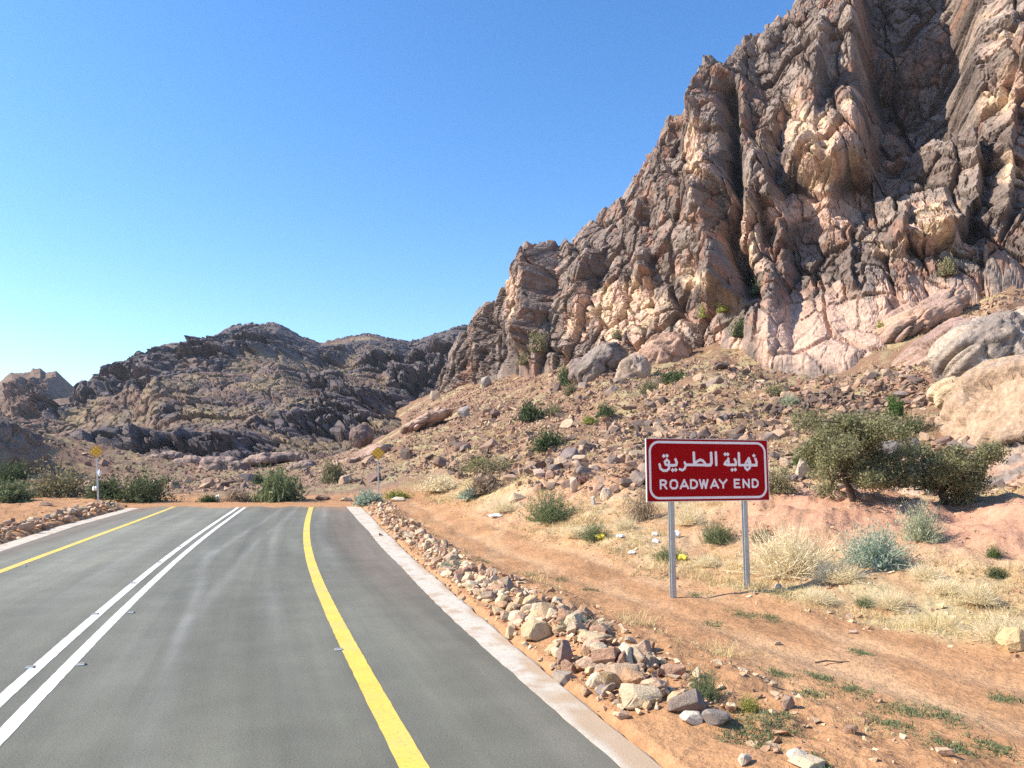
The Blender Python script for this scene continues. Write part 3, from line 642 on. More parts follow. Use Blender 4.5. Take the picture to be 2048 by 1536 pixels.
# --- stone bank along the right edging
n = 2100; Y = np.exp(rng.uniform(np.log(7.9), np.log(46), n)); t = rng.beta(1.5, 1.8, n)
outer = np.interp(Y, [7, 9, 12, 16, 24, 46], [7.1, 7.6, 7.8, 7.8, 8.2, 8.3]); o = r_conc(Y) + 0.03 + (outer - r_conc(Y)) * t
X = pos_of(o, Y); s = np.clip(0.043 * np.exp(rng.normal(0, 0.68, n)), 0.014, 0.14) * (0.7 + 0.5 * np.sin(np.pi * np.clip(t * 1.2, 0, 1)))
s *= np.where((Y < 9.2) & (rng.random(n) < 0.55), 0.35, 1)
scl = s[:, None] * np.stack([rng.uniform(0.9, 1.7, n), rng.uniform(0.75, 1.25, n), rng.uniform(0.5, 0.95, n)], 1)
pos = np.stack([X, Y, G(X, Y) + scl[:, 2] * 0.45 + 0.05 * np.sin(np.pi * t) * rng.random(n)], 1)
stones('stone', 'stone', 'stones heaped along the right road edge', zone_right, ('small', 'medium', 'large'), BANK_PAL, 'rubble', 'small broken stones filling the bank beside the right concrete edging', pos, scl, 210, STONE_COLS, rng, 0.45, STV)
# --- stone bank along the left edging
n = 420; Y = rng.uniform(16, 42, n); t = rng.beta(1.6, 1.8, n); o = l_conc(Y) - 0.05 - 1.25 * t; X = pos_of(o, Y)
s = np.clip(0.085 * np.exp(rng.normal(0, 0.5, n)), 0.04, 0.2); scl = s[:, None] * np.stack([rng.uniform(0.9, 1.7, n), rng.uniform(0.75, 1.25, n), rng.uniform(0.6, 1.0, n)], 1)
pos = np.stack([X, Y, G(X, Y) + scl[:, 2] * 0.45 + 0.1 * np.sin(np.pi * t) * rng.random(n)], 1)
stones('stone', 'stone', 'stones heaped along the left road edge', zone_left, ('small', 'medium', 'large'), BANK_PAL, 'rubble', 'small broken stones filling the bank beside the left concrete edging', pos, scl, 90, STONE_COLS, rng, 0.45, STV)
# --- stones singled out by their look
def lone(px, py, w, h, label, col, seed, d=None, rz=0.0, tilt=(0, 0), sq=0.6, n=16, sink=0.2, name='stone', cat='stone', smooth=0):
    x, y, z = hit(px, py); k = mpp(y); V, F = hull_stone(seed, n, sq, 0.06)
    m = NB('stone_of_its_own', 0.9, 0.2); c = m.coord('Object'); a = m.noise(c, 2.2, 5, 0.65); b = m.noise(c, 9, 4, 0.7)
    m.done(m.mix(1.0, m.mix(k_fac(m, a), col, tuple(0.72 * q for q in col)), m.ramp(b, [(0.3, 0.8), (0.7, 1.15)]), 'MULTIPLY'), m.bump(b, 0.5, 0.08))
    me = np_mesh(name, V, F, m.m); ext = V.max(0) - V.min(0)
    sx, sz = w * k / ext[0], h * k / ext[2] * (1 + sink); sy = (d if d else w * k * 0.8) / ext[1]
    o_ = link(name, me, None, (x, y + sy * 0.3, z - V[:, 2].min() * sz - sink * h * k)); o_.scale = (sx, sy, sz); o_.rotation_euler = (tilt[0], tilt[1], rz)
    return tag(o_, label, cat)
def k_fac(m, a): return m.ramp(a, [(0.35, 0.0), (0.7, 1.0)])
lone(1130, 1328, 32, 44, 'upright grey brown block stone standing on end in the right bank', (0.36, 0.25, 0.20), 901, sq=0.9, rz=0.5)
lone(1072, 1280, 66, 40, 'long smooth yellow tan stone lying aslant at the edging', (0.62, 0.45, 0.27), 902, rz=0.35, tilt=(0, -0.35), sq=0.35)
lone(1090, 1242, 48, 36, 'pointed tan boulder with a dark right side topping the bank', (0.58, 0.42, 0.27), 903, rz=0.2)
lone(1190, 1290, 70, 26, 'flat broad yellow stone behind the upright block', (0.62, 0.47, 0.29), 904, sq=0.5)
lone(1250, 1368, 66, 36, 'wide cream topped stone with a shaded brown front', (0.56, 0.40, 0.27), 905, rz=0.3, sq=0.8)
lone(1282, 1412, 86, 38, 'large rounded cream yellow boulder in the right bank', (0.66, 0.51, 0.33), 906, sq=0.3, n=22)
lone(1372, 1425, 76, 34, 'long flat brown slab at the near end of the bank', (0.33, 0.25, 0.20), 907, tilt=(0, -0.25), sq=0.7)
lone(1385, 1447, 46, 20, 'bright white cream stone at the near end of the bank', (0.74, 0.63, 0.50), 908, sq=0.4)
lone(1435, 1450, 56, 26, 'low grey mottled boulder half buried before the grass tuft', (0.30, 0.25, 0.22), 909, sq=0.3, n=22)
lone(1127, 1368, 40, 22, 'small square grey stone resting on the concrete edging', (0.40, 0.32, 0.25), 910, sq=0.9, rz=0.2)
lone(1210, 1392, 34, 20, 'dark grey brown stone beside the dirt covered edging', (0.26, 0.21, 0.19), 911)
lone(1578, 1418, 26, 24, 'lone dark stone with a sharp shadow on the dirt track', (0.40, 0.28, 0.21), 912, sq=0.8)
lone(1706, 1468, 30, 16, 'low pointed brown stone near the bottom of the dirt track', (0.42, 0.27, 0.18), 913)
lone(1598, 1520, 42, 20, 'white stone half sunk in the earth at the bottom edge', (0.70, 0.60, 0.48), 914, sq=0.4)
lone(1616, 1534, 64, 16, 'flat cream slab lying in front of the white stone', (0.66, 0.53, 0.36), 915, sq=0.7)
lone(1492, 1530, 26, 20, 'small pale stone at the bottom edge left of the white stone', (0.66, 0.54, 0.42), 916)
lone(2036, 1300, 56, 42, 'golden yellow boulder at the right edge beside dry shrub', (0.64, 0.45, 0.24), 917, sq=0.5, n=20)
lone(763, 1075, 11, 9, 'small dark cube of stone on the far concrete edging', (0.13, 0.085, 0.07), 918, sq=1.0, rz=0.3)
lone(1148, 985, 16, 30, 'tall narrow pale stone in the bank above the green bush', (0.72, 0.58, 0.42), 919)
lone(1165, 968, 18, 15, 'round red brown stone beside the tall pale one', (0.30, 0.15, 0.11), 920)
lone(1078, 958, 24, 20, 'pale pinkish block on the verge above the green bush', (0.62, 0.44, 0.33), 921, sq=0.8)
lone(1100, 957, 18, 16, 'orange pink block next to the pale block on the verge', (0.55, 0.33, 0.23), 922)
lone(1033, 1004, 34, 18, 'tan boulder with a dark right end left of the green bush', (0.60, 0.44, 0.28), 923)
lone(1213, 1000, 26, 24, 'leaning pale slab left of the bare twiggy shrub', (0.70, 0.57, 0.43), 924, rz=0.4)
lone(1187, 1010, 10, 18, 'small white shard of rock left of the leaning slab', (0.74, 0.64, 0.52), 925)
lone(1605, 960, 26, 44, 'grey and cream block at the left foot of the acacia', (0.58, 0.45, 0.32), 926, sq=0.8)
lone(1678, 1002, 26, 20, 'tan stone with shaded side under the acacia trunk', (0.56, 0.40, 0.27), 927)
lone(1707, 1268, 16, 6, 'small pale flat stone lying alone on the dirt track', (0.66, 0.48, 0.36), 928)
lone(1556, 1290, 14, 7, 'little white stone on the track below the sign', (0.68, 0.55, 0.42), 929)
lone(1556, 1180, 16, 12, 'pale stone at the track edge right of the sign post', (0.66, 0.52, 0.40), 930)
lone(1140, 925, 40, 30, 'slanted grey slab boulder on the slope left of the sign', (0.27, 0.21, 0.19), 931, tilt=(0, -0.4), name='boulder', cat='boulder')
lone(930, 835, 26, 22, 'pale grey pointed boulder low on the far slope', (0.36, 0.32, 0.29), 932, tilt=(0, -0.5), name='boulder', cat='boulder')
lone(972, 775, 22, 22, 'light grey leaning block below the far end of the cliff', (0.38, 0.34, 0.30), 933, tilt=(0, -0.4), name='boulder', cat='boulder')
lone(870, 800, 22, 18, 'pale tan block at the left foot of the cliff', (0.48, 0.36, 0.26), 934, sq=0.8, name='boulder', cat='boulder')
lone(645, 1000, 30, 9, 'flat brown stone just beyond the end of the yellow line', (0.38, 0.25, 0.18), 935)
lone(690, 1002, 26, 9, 'tan stone at the far right corner of the road end', (0.56, 0.42, 0.29), 936)
lone(795, 1003, 30, 9, 'pair of cream stones merged low behind the right marker post', (0.68, 0.55, 0.40), 937)
lone(89, 1011, 28, 6, 'low flat brown stone on the dirt left of the left marker post', (0.40, 0.27, 0.19), 938)
# --- talus boulders and rubble on the mountain side
rng = np.random.default_rng(33)
n = 190000; a = rng.uniform(R(-37), R(41), n); r_ = np.exp(rng.uniform(np.log(27), np.log(215), n)); X = r_ * np.sin(a); Y = r_ * np.cos(a); Z = G(X, Y)
px, py = proj(X, Y, Z); footy = np.interp(px, [p[0] for p in FOOT], [p[1] for p in FOOT])
dens = sstep(-0.35, 0.35, fbm2(X * 0.10, Y * 0.10, 3, 801) + 0.6 * fbm2(X * 0.35, Y * 0.35, 2, 811)) * 0.72 + 0.28
wadi = (a < R(-8)) & (r_ > 64); dens *= np.where(wadi, 0.45 * sstep(62, 80, r_), sstep(1.3, 3.2, Z)) * (0.55 + 0.45 * sstep(30, 50, r_))
dens = np.where((off_of(X, Y) > 13.5) | (r_ > 62), dens, 0)
keep = (rng.random(n) < dens) & (py > np.where(px < 820, 0, footy - 6)) & ~(wadi & (r_ > 130)); X, Y, Z, r_ = X[keep], Y[keep], Z[keep], r_[keep]; n = len(X)
s = np.clip(0.060 * np.exp(np.abs(rng.normal(0, 0.76, n))), 0.04, np.where(r_ < 60, 0.38, 0.85)); s = np.maximum(s, r_ * 0.0009 * rng.uniform(0.7, 1.8, n)) * (0.9 + 0.25 * rng.random(n))
scl = s[:, None] * np.stack([rng.uniform(0.9, 1.6, n), rng.uniform(0.8, 1.3, n), rng.uniform(0.55, 1.0, n)], 1)
pos = np.stack([X, Y, Z + scl[:, 2] * 0.3], 1)
stones('boulder', 'boulder', 'loose boulders on the slope below the cliff', zone_slope, ('small', 'medium', 'large'), TALUS_PAL, 'talus', 'countless small dark stones strewn over the slope', pos, scl, 270, TALUS_COLS, rng, 0.5, SMALL)
# --- gravel and clods near by, stones on the verge, the left flat and the wadi floor
n = 15000; a = rng.uniform(R(-37), R(37), n); r_ = np.exp(rng.uniform(np.log(6.5), np.log(85), n)); X = r_ * np.sin(a); Y = r_ * np.cos(a); o = off_of(X, Y); tr = track_mask(X, Y)
dens = (0.22 + 0.78 * sstep(-0.1, 0.5, fbm2(X * 0.5, Y * 0.5, 3, 821))) * np.where(tr > 0.5, 0.02, 1.0)
edge_t = np.exp(-((o - np.interp(Y, [5, 10, 15, 20, 30, 44], [13.2, 12.6, 11.8, 11.5, 11.3, 10.1])) / 0.5) ** 2); dens = np.clip(dens + edge_t * 0.6, 0, 1)
keep = (rng.random(n) < dens) & ((o > 6.6) | (o < -6.6) | (Y > 45)); X, Y, r_ = X[keep], Y[keep], r_[keep]; n = len(X)
s = np.clip(0.016 * np.exp(np.abs(rng.normal(0, 0.8, n))), 0.008, 0.07); s = np.maximum(s, r_ * 0.0009)
scl = s[:, None] * np.stack([rng.uniform(0.9, 1.7, n), rng.uniform(0.8, 1.3, n), rng.uniform(0.45, 0.9, n)], 1)
pos = np.stack([X, Y, G(X, Y) + scl[:, 2] * 0.35], 1)
tag(link('gravel', merge('gravel', SMALL, pos, scl, STONE_COLS[rng.integers(0, 8, n)] * rng.uniform(0.8, 1.1, (n, 1)), M['stone_attr'], rng, 0.4)), 'scattered gravel and clods on the dirt', kind='stuff')

# ------------------------------------------------------------------ bedrock outcrops and great boulders: rounded, jointed bodies
def outcrop(name, cat, label, px, py, Y, w, h, depth, col, seed, rz=0, tilt=0.0, joints=0.5, nu=110, nv=70, pw=2.6, c2=None, zoff=0.0):
    x, y, z = at(px, py, Y); k = mpp(Y); rx, rz_, ry = w * k / 2, h * k / 2, depth / 2
    th, ph = np.meshgrid(np.linspace(-np.pi, np.pi, nu), np.linspace(-np.pi / 2, np.pi / 2, nv))
    d = np.stack([np.cos(ph) * np.cos(th), np.cos(ph) * np.sin(th), np.sin(ph)], -1)
    rad = (np.abs(d) ** pw).sum(-1) ** (-1 / pw); V = d * rad[..., None]
    W = V * np.array((rx, ry, rz_)); q = max(rx, rz_)
    a_ = W[..., 0] + 0.6 * W[..., 1] + seed * 3.1; b_ = W[..., 2] + 0.5 * W[..., 1] + seed * 1.7
    wa = a_ + 0.25 * q * fbm2(a_ / q, b_ / q, 2, seed); wb = b_ + 0.25 * q * fbm2(a_ / q + 5, b_ / q, 2, seed + 3)
    f1, h1, e1 = facets(wa / (q * 0.85), wb / (q * 0.6), seed + 5, 0.9, 0.07, joints); f2, h2, e2 = facets(wa / (q * 0.3), wb / (q * 0.22), seed + 9, 1.0, 0.1, joints * 0.7)
    f3, h3, e3 = facets(wa / (q * 0.12), wb / (q * 0.09), seed + 21, 1.0, 0.16, joints * 0.7)
    Nn = q * (0.13 * f1 + 0.05 * f2 + 0.016 * f3 + 0.10 * fbm2(a_ / q * 1.6, b_ / q * 1.6, 4, seed + 13))
    W = W + d * Nn[..., None]; W[:, -1] = W[:, 0]
    ca, sa = math.cos(rz), math.sin(rz); ct, st = math.cos(tilt), math.sin(tilt)
    W = W @ np.array([[ct, 0, st], [0, 1, 0], [-st, 0, ct]]).T @ np.array([[ca, -sa, 0], [sa, ca, 0], [0, 0, 1]]).T
    c = np.asarray(col); c2_ = np.asarray(c2 if c2 is not None else c * 0.62)
    m = sstep(-0.1, 0.45, fbm2(a_ / q * 1.4, b_ / q * 0.9, 4, seed + 17) + 0.35 * (h1 - 0.5) + 0.35 * fbm2(a_ / q * 6, b_ / q * 0.9, 3, seed + 27))
    cc = lerp3(np.broadcast_to(c, W.shape), c2_, m); cc = lerp3(cc, c * 0.35, np.clip(1 - e1 / 0.04, 0, 1) * 0.6)
    me = np_mesh(name, W.reshape(-1, 3), grid_faces(nv, nu), M['outcrop'], cc.reshape(-1, 3), smooth=True)
    return tag(link(name, me, None, (x, y, z + zoff)), label, cat)
OT, OG, OP = (0.47, 0.325, 0.215), (0.27, 0.22, 0.19), (0.45, 0.29, 0.21)
outcrop('rock_outcrop', 'rock', 'huge tan and grey bedrock slab rising at the right edge', 2085, 900, 31, 360, 340, 6.5, (0.43, 0.295, 0.20), 1, rz=0.3, tilt=0.35, c2=OG, joints=0.9)
outcrop('rock_outcrop', 'rock', 'rounded grey boulder with a long crack above the big tan slab', 1975, 715, 39, 190, 150, 4.2, (0.44, 0.35, 0.28), 2, tilt=-0.45, c2=OG, joints=0.8)
outcrop('rock_outcrop', 'rock', 'smooth grey boulder cut by the right edge above the cracked one', 2075, 690, 41, 130, 150, 4.0, (0.46, 0.37, 0.30), 3, c2=OG)
outcrop('rock_outcrop', 'rock', 'cream undercut rock foot below the cracked grey boulder', 1915, 790, 37, 80, 60, 2.6, (0.54, 0.39, 0.25), 4, tilt=-0.3)
outcrop('rock_outcrop', 'rock', 'ribbed sloping slab right of the acacias at the right edge', 2020, 965, 26, 130, 80, 3.2, OP, 5, tilt=-0.75, rz=0.2, joints=0.9, c2=OG)
outcrop('boulder', 'boulder', 'round pinkish boulder between the two acacias', 1828, 978, 25.5, 78, 62, 1.3, (0.52, 0.38, 0.29), 6, joints=0.2, nu=70, nv=44)
outcrop('boulder', 'boulder', 'dark grey jointed boulder behind the acacias', 1795, 905, 31, 85, 52, 1.5, (0.19, 0.165, 0.155), 7, tilt=-0.3, joints=0.9, nu=70, nv=44)
outcrop('boulder', 'boulder', 'grey pointed boulder on top of the dark jointed one', 1805, 868, 34, 40, 32, 0.9, (0.27, 0.235, 0.22), 8, tilt=-0.5, nu=60, nv=40)
outcrop('rock_outcrop', 'rock', 'long low band of pink bedrock climbing towards the right edge', 1880, 700, 60, 190, 60, 7, OP, 11, tilt=-0.6, joints=0.8, c2=(0.30, 0.20, 0.165))
outcrop('rock_outcrop', 'rock', 'broken pink ledges on the slope right of the pink dome', 1830, 640, 74, 190, 60, 8, OP, 41, tilt=-0.5, joints=0.9, c2=(0.33, 0.23, 0.19))
outcrop('rock_outcrop', 'rock', 'grey brown rock step near the right edge below the cliff', 1975, 560, 80, 200, 70, 8, (0.36, 0.28, 0.235), 42, tilt=-0.4, joints=0.9, c2=(0.25, 0.2, 0.18))
outcrop('rock_outcrop', 'rock', 'red brown bedrock patch on the slope above the acacias', 1760, 790, 50, 170, 40, 5, (0.40, 0.26, 0.20), 43, tilt=-0.5, joints=0.9, c2=(0.28, 0.19, 0.155))
outcrop('rock_outcrop', 'rock', 'tall tapering tan rock fin halfway down the slope', 1262, 765, 83, 58, 120, 4.5, (0.42, 0.32, 0.25), 12, tilt=0.3, joints=0.6, nu=80, nv=70)
outcrop('rock_outcrop', 'rock', 'grey wedge of rock left of the tall tan fin', 1205, 728, 96, 110, 60, 6, OG, 13, tilt=-0.6, joints=0.9, nu=90, nv=60)
outcrop('rock_outcrop', 'rock', 'rounded purple grey knob of rock left of the grey wedge', 1165, 742, 98, 56, 52, 4, (0.27, 0.205, 0.185), 14, joints=0.6, nu=80, nv=50)
outcrop('rock_outcrop', 'rock', 'pink rock rib under the dark cliff beside the tan fin', 1330, 715, 98, 100, 90, 6, OP, 15, tilt=-0.5, joints=0.9, nu=90, nv=60)
outcrop('rock_outcrop', 'rock', 'bare pink slab on the slope below the left end of the cliff', 855, 832, 122, 110, 24, 8, (0.50, 0.34, 0.26), 16, tilt=-0.42, zoff=-0.8, joints=0.9, nu=90, nv=50)
outcrop('rock_outcrop', 'rock', 'long pink slab running down to the wadi behind the right marker', 690, 925, 102, 190, 24, 10, (0.40, 0.27, 0.21), 17, tilt=-0.45, zoff=-1.0, joints=0.9, nu=110, nv=50)
outcrop('rock_outcrop', 'rock', 'dark shaded rocky knoll at the left edge beyond the bushes', -60, 950, 84, 250, 230, 16, (0.24, 0.19, 0.15), 19, rz=0.4, tilt=0.3, joints=0.7, nu=130, nv=90, c2=(0.16, 0.13, 0.11))
outcrop('boulder', 'boulder', 'dark capped boulder leaning at the upper end of the long pink slab', 724, 872, 110, 46, 40, 4, (0.24, 0.17, 0.15), 18, tilt=-0.6, nu=60, nv=40)
for i, (px_, py_, Y_, w_, h_, lab) in enumerate([
        (382, 930, 118, 72, 34, 'large shaded boulder with a flat top in the wadi, leftmost of the row'),
        (345, 915, 125, 50, 24, 'brown ledge of rock left of the large shaded boulder'),
        (440, 935, 112, 84, 36, 'widest dark rounded boulder of the row at the foot of the hills'),
        (478, 938, 110, 40, 30, 'dark wedge boulder at the right end of the row'),
        (520, 922, 122, 70, 20, 'low domed brown rock behind the row of boulders'),
        (570, 915, 128, 60, 20, 'flat brown rock shelf in the middle of the wadi'),
        (605, 938, 104, 58, 30, 'round boulder with a lit left face below the pink slab'),
        (300, 920, 130, 60, 22, 'dark low rock ledge at the foot of the hills behind the left bushes'),
        (250, 925, 128, 60, 18, 'reddish low rock ledge behind the left marker post')]):
    outcrop('boulder', 'boulder', lab, px_, py_, Y_, w_, h_, w_ * mpp(Y_) * 0.8, (0.34, 0.245, 0.20), 30 + i, joints=0.5, nu=60, nv=40, c2=(0.17, 0.13, 0.12))
# ------------------------------------------------------------------ shrubs and trees
def twigs(rng, n, spread=1.0, up=0.35, L=(0.75, 1.05), width=0.012, seg=3, base=0.12, droop=0.12, flat=1.0):
    """n thin tapering ribbons from the foot; unit size (radius 1, height 1). returns V, F (quads), sample points"""
    az = rng.uniform(0, 2 * np.pi, n); el = np.arcsin(np.clip(rng.uniform(up - 0.35, 1.0, n), 0.02, 1))
    d = np.stack([np.cos(el) * np.cos(az) * spread, np.cos(el) * np.sin(az) * spread, np.sin(el) * flat], 1)
    L_ = rng.uniform(*L, n) * (0.9 + 0.25 * perlin2(az * 1.3, el * 2, int(rng.integers(1, 999))))
    b = np.stack([rng.normal(0, base, n), rng.normal(0, base, n), np.zeros(n)], 1)
    bend = rng.normal(0, 0.16, (n, 3))
    t = np.linspace(0, 1, seg + 1)
    P = b[:, None] + d[:, None] * (L_[:, None] * t)[..., None] + bend[:, None] * (t ** 2)[None, :, None]
    P[..., 2] -= droop * (t ** 2)[None] * L_[:, None]; P[..., 2] = np.maximum(P[..., 2], 0.0)
    side = np.cross(d, rng.normal(0, 1, (n, 3))); side /= np.linalg.norm(side, axis=1)[:, None] + 1e-9
    w = width * (1 - 0.75 * t)
    A = P + side[:, None] * w[None, :, None]; B = P - side[:, None] * w[None, :, None]
    V = np.stack([A, B], 2).reshape(-1, 3); k = (np.arange(n) * (seg + 1) * 2)[:, None] + (np.arange(seg) * 2)[None]
    F = np.stack([k, k + 1, k + 3, k + 2], -1).reshape(-1, 4)
    return V, F, P
def leaves(rng, pts, size, per=1, jit=0.05, long=2.0):
    p = np.repeat(pts, per, 0) + rng.normal(0, jit, (len(pts) * per, 3)); n = len(p)
    a = rng.normal(0, 1, (n, 3)); a /= np.linalg.norm(a, axis=1)[:, None]; b = np.cross(a, rng.normal(0, 1, (n, 3))); b /= np.linalg.norm(b, axis=1)[:, None] + 1e-9
    s = size * rng.uniform(0.6, 1.4, n)[:, None]
    V = np.stack([p - a * s * long * 0.5, p + b * s * 0.5, p + a * s * long * 0.5, p - b * s * 0.5], 1).reshape(-1, 3)
    V[:, 2] = np.maximum(V[:, 2], 0.0)
    return V, np.arange(n * 4).reshape(-1, 4)
def along(rng, P, k, lo=0.35):
    n, s = P.shape[0], P.shape[1] - 1; t = rng.uniform(lo, 1, (n, k)) * s; i = np.minimum(t.astype(int), s - 1); f = (t - i)[..., None]
    r_ = np.arange(n)[:, None]; return (P[r_, i] * (1 - f) + P[r_, i + 1] * f).reshape(-1, 3)
LM = {'wood': plain('shrub_wood', (0.16, 0.115, 0.08), 0.9, 0.1),
      'green': leaf_mat('leaf_broom_green', (0.11, 0.14, 0.065), (0.19, 0.22, 0.105)), 'sage': leaf_mat('leaf_blue_green', (0.24, 0.31, 0.225), (0.38, 0.44, 0.33)),
      'pale': leaf_mat('leaf_grey_green', (0.30, 0.33, 0.20), (0.44, 0.45, 0.30)), 'dark': leaf_mat('leaf_dark_green', (0.05, 0.075, 0.03), (0.11, 0.145, 0.06)),
      'olive': leaf_mat('leaf_olive', (0.16, 0.15, 0.075), (0.29, 0.26, 0.14)), 'yellow': leaf_mat('leaf_yellow_green', (0.20, 0.22, 0.05), (0.36, 0.36, 0.09)),
      'dry': leaf_mat('straw', (0.60, 0.47, 0.27), (0.80, 0.70, 0.48)), 'acacia': leaf_mat('leaf_acacia', (0.12, 0.13, 0.06), (0.27, 0.255, 0.135)), 'grass': leaf_mat('dry_grass_blade', (0.42, 0.32, 0.15), (0.66, 0.53, 0.29)), 'twig': leaf_mat('bare_twigs', (0.22, 0.16, 0.11), (0.38, 0.29, 0.20)), 'vivid': leaf_mat('leaf_vivid_green', (0.04, 0.085, 0.02), (0.09, 0.16, 0.04))}
SHR = {}
def shrub_meshes(style, var, far=False):
    key = (style, var, far); q = 2.6 if far else 1.0; ql = 1.8 if far else 1.0
    if key in SHR: return SHR[key]
    rng = np.random.default_rng(1000 + 17 * var + sum(map(ord, style)))
    if style == 'dry': V, F, P = twigs(rng, 1500, width=0.008, base=0.22, droop=0.1, L=(0.6, 1.05)); V2, F2 = leaves(rng, along(rng, P, 2, 0.5), 0.016 * q, 1, 0.03, 4)
    elif style == 'twig': V, F, P = twigs(rng, 170, width=0.011, base=0.06, L=(0.5, 1.1)); V2, F2 = twigs(rng, 1, width=0.0)[:2]; S = along(rng, P, 5, 0.35); V2, F2 = leaves(rng, S, 0.02 * q, 1, 0.05, 9)
    elif style == 'sage' or style == 'pale': V, F, P = twigs(rng, 420, width=0.010, base=0.2, L=(0.7, 1.05)); V2, F2 = leaves(rng, along(rng, P, 10, 0.3), 0.024 * q, 1, 0.045, 3.2)
    elif style == 'green': V, F, P = twigs(rng, 420, width=0.009, base=0.25, L=(0.7, 1.1), droop=0.05); V2, F2 = leaves(rng, along(rng, P, 11, 0.15), 0.02 * q, 1, 0.04, 5)
    else: V, F, P = twigs(rng, 150, width=0.014, base=0.15, L=(0.6, 1.05)); V2, F2 = leaves(rng, along(rng, P, 22, 0.3), 0.036 * ql, 1, 0.08, 1.9)
    m = LM['dry'] if style == 'dry' else LM['twig'] if style == 'twig' else LM[style]
    SHR[key] = (np_mesh('stems', V, F, m if style in ('dry', 'green', 'sage', 'pale', 'twig') else LM['wood']), np_mesh('foliage', V2, F2, m)); return SHR[key]
NSH = [0]
def shrub(px, py, w, h, style, label, name='shrub', cat='shrub', group=None):
    x, y, z, rock = hit_rock(px, py); k = mpp(y); NSH[0] += 1; st, fl = shrub_meshes(style, NSH[0] % 3, w * k / mpp(y) < 130 and y > 34)
    yb = y + (0.05 if rock else 0.15) * w * k; e = empty(name, (x, yb, (z if rock else g1(x, yb)) - 0.04 * h * k), NSH[0] * 1.7); e.scale = (w * k * 0.52, w * k * 0.46, h * k * 1.22)
    link('stems', st, e); link('foliage', fl, e)
    return tag(e, label, cat, group)
